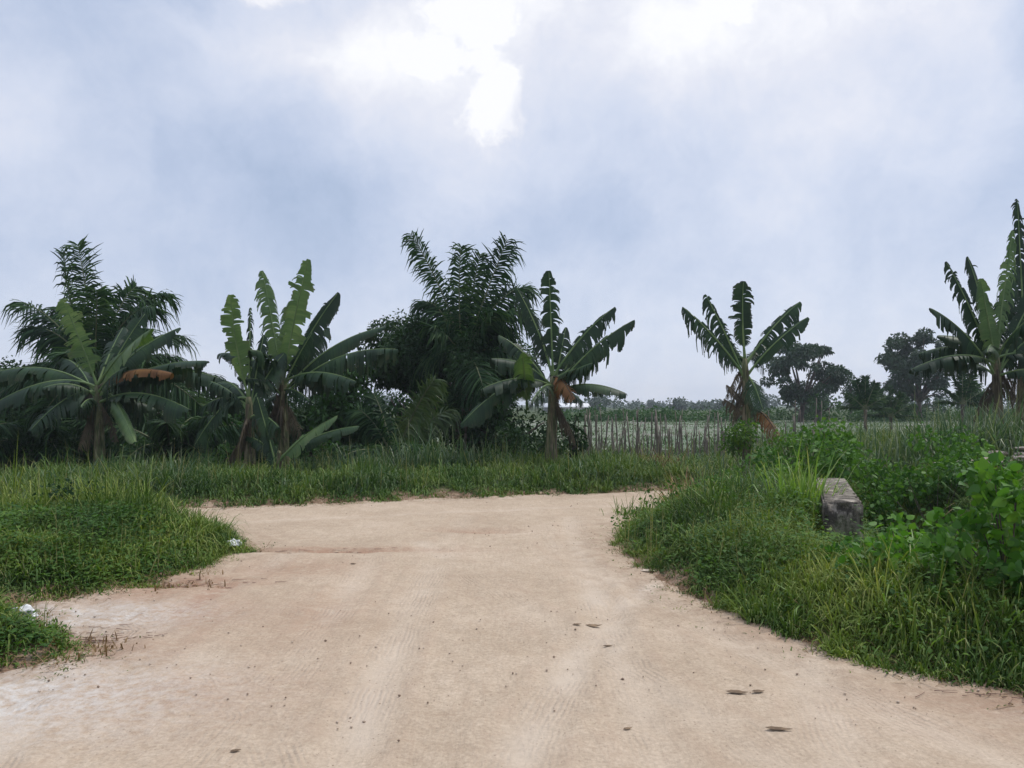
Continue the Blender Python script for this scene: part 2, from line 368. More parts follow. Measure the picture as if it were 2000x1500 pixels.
def fast_z(x, y):
    x = np.asarray(x, float); y = np.asarray(y, float)
    fx = np.clip((x + 32) / .1, 0, len(_tx) - 1.001); fy = np.clip((y + 3) / .1, 0, len(_ty) - 1.001); i = fx.astype(int); j = fy.astype(int); u, v_ = fx - i, fy - j
    z = (_TG[j, i] * (1 - u) + _TG[j, i + 1] * u) * (1 - v_) + (_TG[j + 1, i] * (1 - u) + _TG[j + 1, i + 1] * u) * v_
    return z
gx = spaced([(-900, -100, 100), (-100, -30, 10), (-30, -12, 1), (-12, -6, .25), (-6, 6, .07), (6, 14, .2), (14, 40, 1), (40, 120, 10), (120, 920, 100)])
gy = spaced([(-40, -4, 4), (-4, 3, .25), (3, 12, .07), (12, 22, .25), (22, 60, 1.5), (60, 160, 10), (160, 1760, 160)])
v, q, X, Y = grid(gx, gy, terrain_z)
s = sdist(X, Y)
m, k = newmat('soil and turf')
pos = k.n('ShaderNodeNewGeometry').outputs['Position']
edge = k.n('ShaderNodeAttribute', attribute_name='edge').outputs['Fac']
soil = k.ramp(k.maprange(k.noise(pos, 5, 6, .6), .3, .7), [(0, (.13, .075, .045)), (.5, (.26, .17, .115)), (1, (.44, .33, .24))])
turf = k.ramp(k.maprange(k.noise(pos, 1.2, 6, .65), .3, .7), [(0, (.02, .035, .012)), (.6, (.045, .07, .02)), (1, (.09, .10, .04))])
e2 = k.m('ADD', edge, k.m('MULTIPLY', k.m('SUBTRACT', k.noise(pos, 3, 4), .5), .8), clamp=True)
p = k.n('ShaderNodeBsdfPrincipled'); k.put(p.inputs['Base Color'], k.mix(e2, soil, turf)); p.inputs['Roughness'].default_value = .95
p.inputs['Specular IOR Level'].default_value = .1
b = k.n('ShaderNodeBump'); b.inputs['Strength'].default_value = .7; b.inputs['Distance'].default_value = .03
k.put(b.inputs['Height'], k.noise(pos, 25, 5, .7)); k.put(p.inputs['Normal'], b.outputs[0])
k.put(k.n('ShaderNodeOutputMaterial').inputs[0], p.outputs[0])
link('ground', mesh('ground', v, q, mats=[m], attrs={'edge': sm((s - .05) / .7).ravel()}, smooth=True), kind='structure')

# road sheet
rx = spaced([(-30, -6, .5), (-6, -4.2, .06), (-4.2, 3.4, .026), (3.4, 6, .06), (6, 30, .6)])
ry = spaced([(-6, 2.6, .3), (2.6, 7.5, .03), (7.5, 14, .05), (14, 26, .3)])
def roadsheet(x, y):
    z, m_ = road_z(x, y); s_ = sdist(x, y) + .12 * vnoise(x, y, 1.3, 21) + .05 * vnoise(x, y, 6, 22)
    return z - .30 * sm((s_ - .02) / .35) - .004
v, q, X, Y = grid(rx, ry, roadsheet)
s = sdist(X, Y); keep = (s < .5).ravel(); q = q[keep[q].all(1)]
used = np.unique(q); rm = np.full(len(v), -1); rm[used] = np.arange(len(used)); v = v[used]; q = rm[q]
_, tm = road_z(X, Y); tm = tm.ravel()[used]; ed = np.clip(1 + s / .9, 0, 1).ravel()[used]
_b = np.full(X.shape, 2.0)
for i_, (p_, a_) in enumerate(TR):
    d_ = pathdist(X, Y, p_) + 0.05 * vnoise(X, Y, .8, 40 + i_); _b = np.minimum(np.abs(d_), _b)
tdv = _b.ravel()[used]
Xr, Yr = X.ravel()[used], Y.ravel()[used]
red = np.zeros(len(used))
for cx, cy, ax, ay, a in ((-3.0, 7.05, .75, .28, 1.0), (-2.55, 6.4, .16, .9, .8), (-2.0, 8.6, 1.2, .14, .8), (-2.75, 5.1, .5, .35, .7), (3.1, 4.15, .9, .25, .8), (-2.2, 5.3, .16, .7, .4), (-.45, 9.9, .5, .16, .6), (-1.55, 5.9, .5, .9, .35), (-2.4, 5.9, .6, .6, .5), (-3.1, 6.6, .5, .5, .7), (-2.2, 7.6, .7, .5, .5), (3.7, 3.9, 1.2, .4, .7), (-1.9, 4.3, .8, .5, .4), (1.9, 5.7, .3, .5, .5), (1.6, 7.1, .25, .5, .4)):
    red = np.maximum(red, a * np.exp(-((Xr - cx) / ax) ** 2 - ((Yr - cy) / ay) ** 2))
pale = np.zeros(len(used))
for cx, cy, ax, ay, a in ((-3.3, 5.85, .8, .38, 1.0), (-2.9, 4.25, 1.0, .55, 1.0), (3.2, 4.0, .5, .12, .5)):
    pale = np.maximum(pale, a * np.exp(-((Xr - cx) / ax) ** 2 - ((Yr - cy) / ay) ** 2))
m, k = newmat('sandy laterite road')
pos = k.n('ShaderNodeNewGeometry').outputs['Position']
A_ = lambda n_: k.n('ShaderNodeAttribute', attribute_name=n_).outputs['Fac']
base = k.ramp(k.maprange(k.noise(pos, .8, 7, .6), .3, .7), [(0, (.43, .338, .247)), (.5, (.485, .388, .288)), (1, (.54, .438, .333))])
fine = k.noise(pos, 42, 5, .75)
base = k.mix(1.0, base, k.ramp(k.maprange(fine, .3, .7), [(0, (.74, .72, .70)), (1, (1.16, 1.16, 1.16))]), 'MULTIPLY')
med = k.noise(pos, 7, 5, .65)
base = k.mix(1.0, base, k.ramp(k.maprange(med, .3, .7), [(0, (.90, .88, .86)), (1, (1.05, 1.05, 1.05))]), 'MULTIPLY')
# dirt lines dragged across the road
st = k.noise(k.vm('MULTIPLY', pos, (3, 14, 1)), 1.5, 5, .65, dist=.6)
base = k.mix(k.m('MULTIPLY', k.maprange(st, .56, .70), .30), base, (.36, .25, .17))
st2 = k.noise(k.vm('MULTIPLY', pos, (16, 2.2, 1)), 1.4, 5, .65, dist=.5)
base = k.mix(k.m('MULTIPLY', k.maprange(st2, .50, .68), .38), base, (.38, .28, .20))
base = k.mix(k.m('MULTIPLY', k.m('MULTIPLY', A_('track'), k.maprange(k.noise(pos, 1.3, 3), .30, .55)), .8), base, (.57, .475, .375))
tdn = k.m('ADD', A_('td'), k.m('MULTIPLY', k.m('SUBTRACT', k.noise(pos, 5, 4, .6), .5), .05))
tread = k.m('SINE', k.m('MULTIPLY', tdn, 190.0))
near_t = k.m('MULTIPLY', k.maprange(tdn, .22, .12), k.maprange(k.noise(pos, 1.9, 5, .6), .46, .62))
base = k.mix(k.m('MULTIPLY', k.m('MULTIPLY', near_t, k.maprange(tread, -.2, 1.0)), .26), base, (.40, .30, .225))
edge_t = k.m('MULTIPLY', k.maprange(k.m('ABSOLUTE', k.m('SUBTRACT', tdn, .21)), .09, .0), k.maprange(k.noise(pos, 2.3, 6, .65), .42, .62))
base = k.mix(k.m('MULTIPLY', edge_t, .42), base, (.42, .31, .225))
sp = k.n('ShaderNodeTexVoronoi'); sp.inputs['Scale'].default_value = 26; k.put(sp.inputs['Vector'], k.vm('MULTIPLY', pos, (1, 1, 0)))
spm = k.m('MULTIPLY', k.maprange(sp.outputs['Distance'], .16, .08), k.maprange(k.noise(pos, 2.2, 4), .42, .6))
base = k.mix(k.m('MULTIPLY', spm, .8), base, (.20, .14, .10))
rd = k.m('MULTIPLY', A_('red'), k.maprange(k.noise(k.vm('MULTIPLY', pos, (1, 1.6, 1)), 9, 5, .7), .30, .52))
base = k.mix(k.m('MULTIPLY', rd, .85), base, (.30, .16, .10))
base = k.mix(k.m('MULTIPLY', A_('pale'), k.maprange(k.noise(pos, 14, 5, .7), .34, .60, 0, .9)), base, (.58, .55, .51))
base = k.mix(k.m('MULTIPLY', A_('ed'), k.maprange(k.noise(pos, 4, 6, .7), .42, .62, 0, .8)), base, (.30, .21, .145))
p = k.n('ShaderNodeBsdfPrincipled'); k.put(p.inputs['Base Color'], base); p.inputs['Roughness'].default_value = .97
p.inputs['Specular IOR Level'].default_value = .08
b = k.n('ShaderNodeBump'); b.inputs['Strength'].default_value = .9; b.inputs['Distance'].default_value = .025
hh = k.m('ADD', k.m('MULTIPLY', fine, .35), k.m('ADD', k.m('MULTIPLY', med, .8), k.m('ADD', k.m('MULTIPLY', k.m('MULTIPLY', near_t, tread), .10), k.m('MULTIPLY', st2, .4))))
k.put(b.inputs['Height'], hh); k.put(p.inputs['Normal'], b.outputs[0])
k.put(k.n('ShaderNodeOutputMaterial').inputs[0], p.outputs[0])
link('dirt_road', mesh('dirt_road', v, q, mats=[m], attrs={'track': tm, 'td': tdv, 'ed': ed, 'red': red, 'pale': pale}, smooth=True), kind='structure')

def tz(x, y): return fast_z(np.atleast_1d(np.asarray(x, float)), np.atleast_1d(np.asarray(y, float)))

# pale field behind the stakes
fx = np.linspace(-4, 42, 60); fy = np.linspace(23, 66, 50)
m, k = newmat('pale field')
pos = k.n('ShaderNodeNewGeometry').outputs['Position']
rows = k.n('ShaderNodeTexWave', wave_type='BANDS', bands_direction='Y'); rows.inputs['Scale'].default_value = .35
rows.inputs['Distortion'].default_value = 3; k.put(rows.inputs['Vector'], pos)
c = k.ramp(k.maprange(k.noise(pos, .25, 5), .3, .7), [(0, (.06, .11, .045)), (.5, (.12, .155, .085)), (1, (.19, .18, .15))])
c = k.mix(k.m('MULTIPLY', rows.outputs['Fac'], .25), c, (.24, .21, .21))
p = k.n('ShaderNodeBsdfPrincipled'); k.put(p.inputs['Base Color'], c); p.inputs['Roughness'].default_value = .95
k.put(k.n('ShaderNodeOutputMaterial').inputs[0], p.outputs[0])
v, q, X, Y = grid(fx, fy, lambda x, y: terrain_z(x, y) + .06)
link('field', mesh('field', v, q, mats=[m], smooth=True), kind='structure')

# ------------------------------------------------------------------ grass and ground cover
def sample(n, x0, x1, y0, y1, accept):
    x = rng.uniform(x0, x1, n); y = rng.uniform(y0, y1, n); k_ = accept(x, y); return x[k_], y[k_]
def az_dirs(n, lean_lo, lean_hi):
    a = rng.uniform(0, 2 * np.pi, n); l = rng.uniform(lean_lo, lean_hi, n)
    D = np.stack([np.cos(a) * l, np.sin(a) * l, np.ones(n)], -1)
    b_ = a + np.pi / 2 + rng.uniform(-.6, .6, n); S = np.stack([np.cos(b_), np.sin(b_), np.zeros(n)], -1); return unit(D), S
def sdr(x, y):
    return sdist(x, y) + .40 * vnoise(x, y, 1.3, 141) + .40 * vnoise(x, y, 4.5, 143)
def los_cap(x, y):
    """short growth in front of the concrete block"""
    a = x / y; t = sm((a - .375) / .02) * sm((.475 - a) / .02) * (y < 8.05); return np.where(t > .01, np.clip(1.68 - .178 * y - fast_z(x, y), .06, 2) * 1.0 + (1 - t) * .6, 9.0)
def grass(name, mat, x, y, hf, w, per=1, lean=(.05, .8), droop=(.3, 1.2), spread=.035, prof='grass', label=None, cat=None, tall=.04):
    """tufts at x,y, each a spray of `per` blades; hf gives height"""
    n0 = len(x); th = rng.uniform(.55, 1.25, n0) * np.where(rng.random(n0) < tall, 1.6, 1); h0 = np.minimum(hf(x, y) * th, los_cap(x, y))
    X_ = np.repeat(x, per); Y_ = np.repeat(y, per); h = np.repeat(h0, per); tr = np.repeat(rng.random(n0), per); n = len(X_)
    a = rng.uniform(0, 2 * np.pi, n); l = rng.uniform(lean[0], lean[1], n); wa = np.repeat(rng.uniform(0, 2 * np.pi, n0), per); wl = np.repeat(rng.uniform(0, .45, n0), per)
    X_ = X_ + np.cos(a) * l * spread + rng.normal(0, spread * .4, n); Y_ = Y_ + np.sin(a) * l * spread + rng.normal(0, spread * .4, n)
    D = unit(np.stack([np.cos(a) * l + np.cos(wa) * wl, np.sin(a) * l + np.sin(wa) * wl, np.ones(n)], -1))
    b_ = a + np.pi / 2 + rng.uniform(-.5, .5, n); S = np.stack([np.cos(b_), np.sin(b_), np.zeros(n)], -1)
    L = h * rng.uniform(.5, 1.25, n)
    P0 = np.stack([X_, Y_, fast_z(X_, Y_) - .02], -1)
    me = ribbon_mesh(name, mat, P0, D, S, L, w * rng.uniform(.6, 1.4, n), rng.uniform(*droop, n), prof, np.clip(tr * .45 + rng.random(n) * .55, 0, 1))
    return link(name, me, label=label, cat=cat, kind='stuff')
rightside = lambda x, y: (x > .3) & (y < far_line(x) - 1)
leftside = lambda x, y: (x < -1.5) & (y < far_line(x) - 1)
def in_block(x, y):
    c_ = 3.45 + (y - 8) * .34; return (np.abs(x - c_) < .22) & (y > 7.9) & (y < 10.6)
def dens(s, y, lim=.6): return s > rng.random(len(s)) * lim
# right mound
x, y = sample(80000, 1.0, 8.5, 4.0, 16.5, lambda a, b_: rightside(a, b_) & (sdr(a, b_) > .0) & ~in_block(a, b_) & (a < b_ * .78))
s = sdist(x, y); k_ = s > -.35; x, y, s = x[k_], y[k_], s[k_]
wgt = rng.random(len(x)) < np.clip(9 / y, .25, 1); x, y = x[wgt], y[wgt]
def hr(x, y):
    s_ = sdist(x, y); h = .12 + .22 * sm(s_ / .7) + .55 * (vnoise(x, y, 1.3, 31, 2) + .06) + .15 * sm((y - 8.5) / 2); dx = x - (4.45 + (y - 8) * .34)
    h = h * (1 - .55 * np.exp(-((x - 2.9) / .7) ** 2 - ((y - 7.3) / .8) ** 2)); return np.clip(h, .07, 1) * np.where(np.abs(dx) < .8, .7, 1)
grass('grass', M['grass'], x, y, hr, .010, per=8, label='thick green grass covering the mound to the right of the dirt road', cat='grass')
# left bank
x, y = sample(62000, -11, -2.2, 3.2, 11.5, lambda a, b_: leftside(a, b_) & (sdr(a, b_) > .0) & (a > -b_ * .78 - .3))
s = sdist(x, y); k_ = s > -.2; x, y = x[k_], y[k_]
def hl(x, y):
    s_ = sdist(x, y); return np.clip(.11 + .26 * sm(s_ / .7) + .55 * (vnoise(x, y, 1.4, 33, 2) + .05) + .30 * sm((y - 7.4) / 1.6) * sm(s_ / .5), .06, 1.0)
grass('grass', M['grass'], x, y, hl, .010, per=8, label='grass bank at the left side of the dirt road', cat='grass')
# far verge
x, y = sample(60000, -13, 12, 3, 20, lambda a, b_: (b_ > far_line(a) - .1) & (b_ < far_line(a) + 4.2) & (np.abs(a) < b_ * .78))
s = y - far_line(x); k_ = s > -.08 + rng.random(len(s)) * .18; x, y, s = x[k_], y[k_], s[k_]
def hf_(x, y):
    s_ = y - far_line(x); return np.clip(.16 + .40 * sm(s_ / 1.0) + .85 * vnoise(x, y, 1.2, 35, 2), .08, 1.2) * np.where(x > 2, .8, 1)
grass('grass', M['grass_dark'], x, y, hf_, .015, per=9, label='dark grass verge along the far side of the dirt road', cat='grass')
# long arching pale blades scattered through the mound and bank
x, y = sample(5200, 1.0, 8.5, 4.3, 13, lambda a, b_: rightside(a, b_) & (sdist(a, b_) > .15) & ~in_block(a, b_) & (vnoise(a, b_, .9, 91) > -.05))
grass('long_grass', M['grass_lime'], x[:1700], y[:1700], lambda a, b_: hr(a, b_) * 1.35, .011, per=7, lean=(.1, 1.0), droop=(.5, 1.5), label='long arching pale blades standing out of the right mound', cat='grass')
x, y = sample(5200, -10, -2.5, 3.8, 11, lambda a, b_: leftside(a, b_) & (sdist(a, b_) > .15) & (vnoise(a, b_, .9, 93) > .0))
grass('long_grass', M['grass_lime'], x[:1100], y[:1100], lambda a, b_: hl(a, b_) * 1.25, .010, per=6, lean=(.1, 1.0), droop=(.5, 1.5), label='long arching pale blades standing out of the left bank', cat='grass')
x, y = sample(9000, -12, 10, 8, 20, lambda a, b_: (b_ > far_line(a) + .3) & (b_ < far_line(a) + 4) & (vnoise(a, b_, .7, 95) > .0))
grass('long_grass', M['reed'], x[:2200], y[:2200], lambda a, b_: hf_(a, b_) * 1.35, .016, per=7, lean=(.1, .9), droop=(.5, 1.4), label='long grey green blades standing out of the far verge', cat='grass')
x, y = sample(9000, 1.0, 8.5, 4.2, 13, lambda a, b_: rightside(a, b_) & (sdist(a, b_) > .0) & ~in_block(a, b_))
grass('straw', M['dry'], x[:1500], y[:1500], lambda a, b_: hr(a, b_) * .9, .006, per=4, lean=(.3, 1.6), droop=(.3, 1.2), label='thin straw coloured stalks mixed into the right mound', cat='grass')
def tussocks(name, mat, x, y, hf, per, w, label, rad=.10):
    n0 = len(x); h0 = np.minimum(hf(x, y) * rng.uniform(.7, 1.5, n0), los_cap(x, y)); n = n0 * per; rp = lambda v: np.repeat(v, per)
    a = rng.uniform(0, 2 * np.pi, n); q_ = rng.random(n) ** .6; l = q_ * rng.uniform(.5, 1.3, n); X_ = rp(x) + np.cos(a) * q_ * rad; Y_ = rp(y) + np.sin(a) * q_ * rad
    D = unit(np.stack([np.cos(a) * l, np.sin(a) * l, np.ones(n)], -1)); b_ = a + np.pi / 2 + rng.normal(0, .3, n); S = np.stack([np.cos(b_), np.sin(b_), np.zeros(n)], -1)
    me = ribbon_mesh(name, mat, np.stack([X_, Y_, fast_z(X_, Y_) - .02], -1), D, S, rp(h0) * rng.uniform(.6, 1.3, n), w * rng.uniform(.6, 1.4, n), rng.uniform(.5, 1.6, n), 'reed', np.clip(rp(rng.random(n0)) * .6 + .4 * rng.random(n), 0, 1))
    return link(name, me, label=label, cat='grass', kind='stuff')
x, y = sample(4000, 1.0, 8.5, 4.2, 13, lambda a, b_: rightside(a, b_) & (sdr(a, b_) > .05) & ~in_block(a, b_) & (a < b_ * .78))
tussocks('grass_tufts', M['grass'], x[:1300], y[:1300], lambda a, b_: .12 + .30 * sm(sdist(a, b_) / .6), 46, .011, 'hummocky tufts of drooping grass all over the right mound')
x, y = sample(4000, -11, -2.4, 3.6, 11, lambda a, b_: leftside(a, b_) & (sdr(a, b_) > .05) & (a > -b_ * .78))
tussocks('grass_tufts', M['grass'], x[:900], y[:900], lambda a, b_: .12 + .26 * sm(sdist(a, b_) / .6) + .2 * sm((b_ - 7.5) / 1.5), 46, .011, 'hummocky tufts of drooping grass on the left bank')
x, y = sample(9000, -13, 12, 3, 20, lambda a, b_: (b_ > far_line(a)) & (b_ < far_line(a) + 3.5) & (np.abs(a) < b_ * .76))
tussocks('grass_tufts', M['grass_dark'], x[:1200], y[:1200], lambda a, b_: .22 + .38 * sm((b_ - far_line(a)) / 1.2), 44, .018, 'hummocky tufts of drooping grass along the far verge', .16)
x, y = sample(60000, -8, 9, 3.5, 18, lambda a, b_: (sdr(a, b_) < .02) & (sdr(a, b_) > -.45) & (rng.random(len(a)) < np.exp(sdr(a, b_) / .14)) & (np.abs(a) < b_ * .75) & (sdist(a, b_) > -.6))
x, y = x[:2200], y[:2200]
tussocks('creeping_grass', M['grass'], x, y, lambda a, b_: np.full(len(a), .065), 12, .007, 'sparse creeping tufts of grass straying onto the sand at the road edges', .06)
def stalks(x, y, h, label):
    n = len(x); D, S = az_dirs(n, .02, .4); P0 = np.stack([x, y, fast_z(x, y)], -1)
    return link('grass_stalks', ribbon_mesh('grass_stalks', M['straw'], P0, D, S, h * rng.uniform(.6, 1.2, n), .006 * rng.uniform(.7, 1.3, n), rng.uniform(.0, .5, n), 'grass'), label=label, cat='grass', kind='stuff')
M['straw'] = foliage('green straw', [(0, (.12, .14, .05)), (.5, (.24, .23, .09)), (1, (.40, .34, .17))], .7, .3, 2.0)
x, y = sample(9000, 1.0, 8.5, 4.2, 13, lambda a, b_: rightside(a, b_) & (sdr(a, b_) > .1) & ~in_block(a, b_) & ((a / b_ < .36) | (a / b_ > .48)))
stalks(x[:700], y[:700], .55, 'thin yellowish grass stalks sticking up from the right mound')
x, y = sample(9000, -11, -2.4, 3.6, 11, lambda a, b_: leftside(a, b_) & (sdr(a, b_) > .1))
stalks(x[:900], y[:900], .45, 'thin yellowish grass stalks sticking up from the left bank')
x, y = sample(9000, -13, 12, 3, 20, lambda a, b_: (b_ > far_line(a) + .2) & (b_ < far_line(a) + 3.5))
stalks(x[:900], y[:900], .85, 'thin yellowish grass stalks sticking up from the far verge')
x, y = sample(9000, -11, -2.4, 3.6, 11, lambda a, b_: leftside(a, b_) & (sdr(a, b_) > .0))
grass('straw', M['dry'], x[:1500], y[:1500], lambda a, b_: hl(a, b_) * .8, .006, per=4, lean=(.3, 1.6), droop=(.3, 1.2), label='thin straw coloured blades mixed into the left bank', cat='grass')
# dead grass near the edges
x, y = sample(120000, -8, 7, 4, 16, lambda a, b_: (np.abs(sdr(a, b_) - .08) < .20) & (vnoise(a, b_, 1.1, 51) > -.10))
x, y = x[:17000], y[:17000]
grass('dead_grass', M['dry'], x, y, lambda a, b_: np.full(len(a), .13), .006, per=4, lean=(.6, 3.0), droop=(.2, .8), label='dead brown grass and straw lining the road edges', cat='grass')
# low creeping weeds with small leaves
def weeds(name, mat, x, y, h, ls, label, cat='ground cover', prof='oval', per=7, spread=.07):
    X_ = np.repeat(x, per) + rng.normal(0, spread, len(x) * per); Y_ = np.repeat(y, per) + rng.normal(0, spread, len(x) * per); n = len(X_)
    hh_ = np.repeat(np.minimum(h(x, y), los_cap(x, y)), per) * rng.uniform(.25, 1.0, n)
    P0 = np.stack([X_, Y_, fast_z(X_, Y_) + hh_], -1); D, S = az_dirs(n, .8, 3); L = ls * rng.uniform(.6, 1.4, n)
    tr = np.repeat(rng.random(len(x)), per)
    me = ribbon_mesh(name, mat, P0, D, S, L, L * .62, rng.uniform(.1, .7, n), prof, np.clip(tr * .5 + rng.random(n) * .5, 0, 1))
    return link(name, me, label=label, cat=cat, kind='stuff')
x, y = sample(42000, 1.2, 8.5, 4.2, 13, lambda a, b_: rightside(a, b_) & (sdist(a, b_) > .12) & ~in_block(a, b_) & (a < b_ * .78) & (vnoise(a, b_, 1.1, 61) > .04))
weeds('weeds', M['leaf_weed'], x[:2400], y[:2400], lambda a, b_: .10 + .22 * sm(sdist(a, b_) / 1.2) + .2 * rng.random(len(a)) ** 2, .045, 'low leafy weeds tangled in the grass on the right mound')
x, y = sample(30000, -11, -2.4, 3.6, 11.5, lambda a, b_: leftside(a, b_) & (sdist(a, b_) > .1) & (a > -b_ * .78) & (vnoise(a, b_, 1.2, 63) > -.04))
weeds('weeds', M['leaf_weed'], x[:3000], y[:3000], lambda a, b_: .08 + .24 * sm(sdist(a, b_) / 1.2), .045, 'low leafy weeds tangled in the grass on the left bank')
# field stubble
x = rng.uniform(-3, 32, 26000); y = 22.5 + 40 * rng.random(26000) ** 1.5
grass('field_grass', M['field'], x, y, lambda a, b_: np.full(len(a), .35), .03, per=3, lean=(.1, .6), label='pale thin crop growing over the open field', cat='crop')
# rough grass between verge and field, right side
x, y = sample(26000, 1, 20, 13.5, 24, lambda a, b_: (b_ > far_line(a) + 3) & (b_ < 24 + a * .1))
grass('grass', M['reed'], x[:9000], y[:9000], lambda a, b_: .16 + .22 * (vnoise(a, b_, .5, 71) + .3) + .6 * sm((a - 4.5) / 3), .02, per=5, label='rough grey green grass at the edge of the pale field', cat='grass')

# road pebbles
n = 3400
x, y = rng.uniform(-5, 5, n * 2), 2.8 + 10 * rng.random(n * 2) ** 1.6
k_ = (sdist(x, y) < .0) & (vnoise(x, y, .9, 77) + .25 * sm(1 + sdist(x, y)) > .0); x, y = x[k_][:n], y[k_][:n]; n = len(x)
oc = np.array([(1, 0, 0), (0, 1, 0), (-1, 0, 0), (0, -1, 0), (0, 0, .7), (0, 0, -.7)], float)
of = np.array([(0, 1, 4), (1, 2, 4), (2, 3, 4), (3, 0, 4), (1, 0, 5), (2, 1, 5), (3, 2, 5), (0, 3, 5)])
r_ = .002 + .009 * rng.random(n) ** 6
vv = oc[None] * r_[:, None, None] * rng.uniform(.6, 1.3, (n, 6, 1)) + np.stack([x, y, road_z(x, y)[0] + r_ * .2 + .001], -1)[:, None]
tt_ = (of[None] + (np.arange(n) * 6)[:, None, None]).reshape(-1, 3)
M['pebble'] = foliage('pebble', [(0, (.12, .085, .06)), (.4, (.28, .20, .14)), (1, (.55, .45, .36))], .9, 0, 30, mottle=.2)
rr = rng.random(n); link('gravel', mesh('gravel', vv.reshape(-1, 3), None, tt_, [M['pebble']], attrs={'rnd': np.repeat(rr, 6), 'tt': np.zeros(n * 6)}),
     label='loose grit and pebbles scattered over the sandy road', cat='gravel', kind='stuff')

# ------------------------------------------------------------------ banana plants
def banana_leaf(parent, P0, P2, width, sag, tear, mat, face=0.0, pet=.16, hang=.75, name='leaf', label=None, side=0.0):
    """midrib from crown P0 to tip P2. sag>0 arches up; face = azimuth the blade of an upright leaf looks to"""
    P0, P2 = np.array(P0, float), np.array(P2, float); ln = np.linalg.norm(P2 - P0); width = width * (1.45 if tear < .4 else 1.5)
    P1 = P0 + (P2 - P0) * .42 + np.array([side * ln, 0, (sag + .09) * ln])
    n = 110; B = bez(P0, P1, P2, n); T = unit(np.gradient(B, axis=0))
    ref = np.stack([np.full(n, math.sin(face)), np.full(n, -math.cos(face)), np.zeros(n)], -1) * np.abs(T[:, 2:]) ** 1.5 + np.array([0, 0, 1.0]) * (1 - np.abs(T[:, 2:]) ** 1.5)
    Lt = unit(np.cross(T, ref)); Nn = np.cross(Lt, T); Nn = Nn * np.sign(np.sum(Nn * ref, -1, keepdims=True) + 1e-6)
    s_ = np.linspace(0, 1, n); u = np.clip((s_ - pet) / (1 - pet), 0, 1)
    wp = np.clip(u * 5, 0, 1) ** .7 * (1 - .25 * u) * np.clip((1.02 - u) * 6, 0, 1) ** .5
    ds = ln / n; parts = []; rn = []
    for sgn in (-1, 1):
        i = int(pet * n)
        while i < n:
            run = 1 + int(rng.exponential(1.6 + 12 * (1 - tear) ** 2)); run = min(run, n - i)
            j = np.arange(i, i + run); frac = rng.uniform(.55, 1.1) if tear > .2 else rng.uniform(.9, 1.0)
            fold = rng.normal(.15, .05 + .13 * tear); dr = hang * rng.uniform(.4, 1.5) * (1 + 1.2 * tear); yaw = rng.uniform(.15, .45) + .15 * rng.normal() * tear
            if run < 3 and rng.random() < tear * .05: i += run; continue
            D = Lt[j] * sgn * math.cos(fold) - Nn[j] * math.sin(fold) * .6 + T[j] * yaw
            W = np.full(run, ds * 1.35); Lh = width * .5 * wp[j] * frac * (1 + .04 * rng.normal(size=run))
            parts.append((B[j], D, T[j], Lh, W, np.full(run, dr))); rn.append(np.clip(rng.random() * .45 + .35 * rng.random(run), 0, 1))
            i += run + (1 if rng.random() < .16 * tear else 0)
    cat_ = [np.concatenate([p_[a] for p_ in parts]) for a in range(6)]; rn = np.concatenate(rn) + .1
    lf = child(name, ribbon_mesh(name, mat, *cat_, 'strip', rnd=rn), parent, label)
    rib = tubes('midrib', M['midrib'] if mat not in (M['banana_dead'], M['banana_rust']) else M['banana_dead'], [(B[::4], np.interp(s_[::4], [0, .2, 1], [.034, .022, .005]))], 6)
    o = bpy.data.objects.new('midrib', rib); C.objects.link(o); o.parent = lf
    a = np.empty(len(rib.vertices) * 3, np.float32); rib.vertices.foreach_get('co', a); a = a.reshape(-1, 3) - np.array(parent.location); rib.vertices.foreach_set('co', a.astype(np.float32).ravel()); rib.update()
    return lf
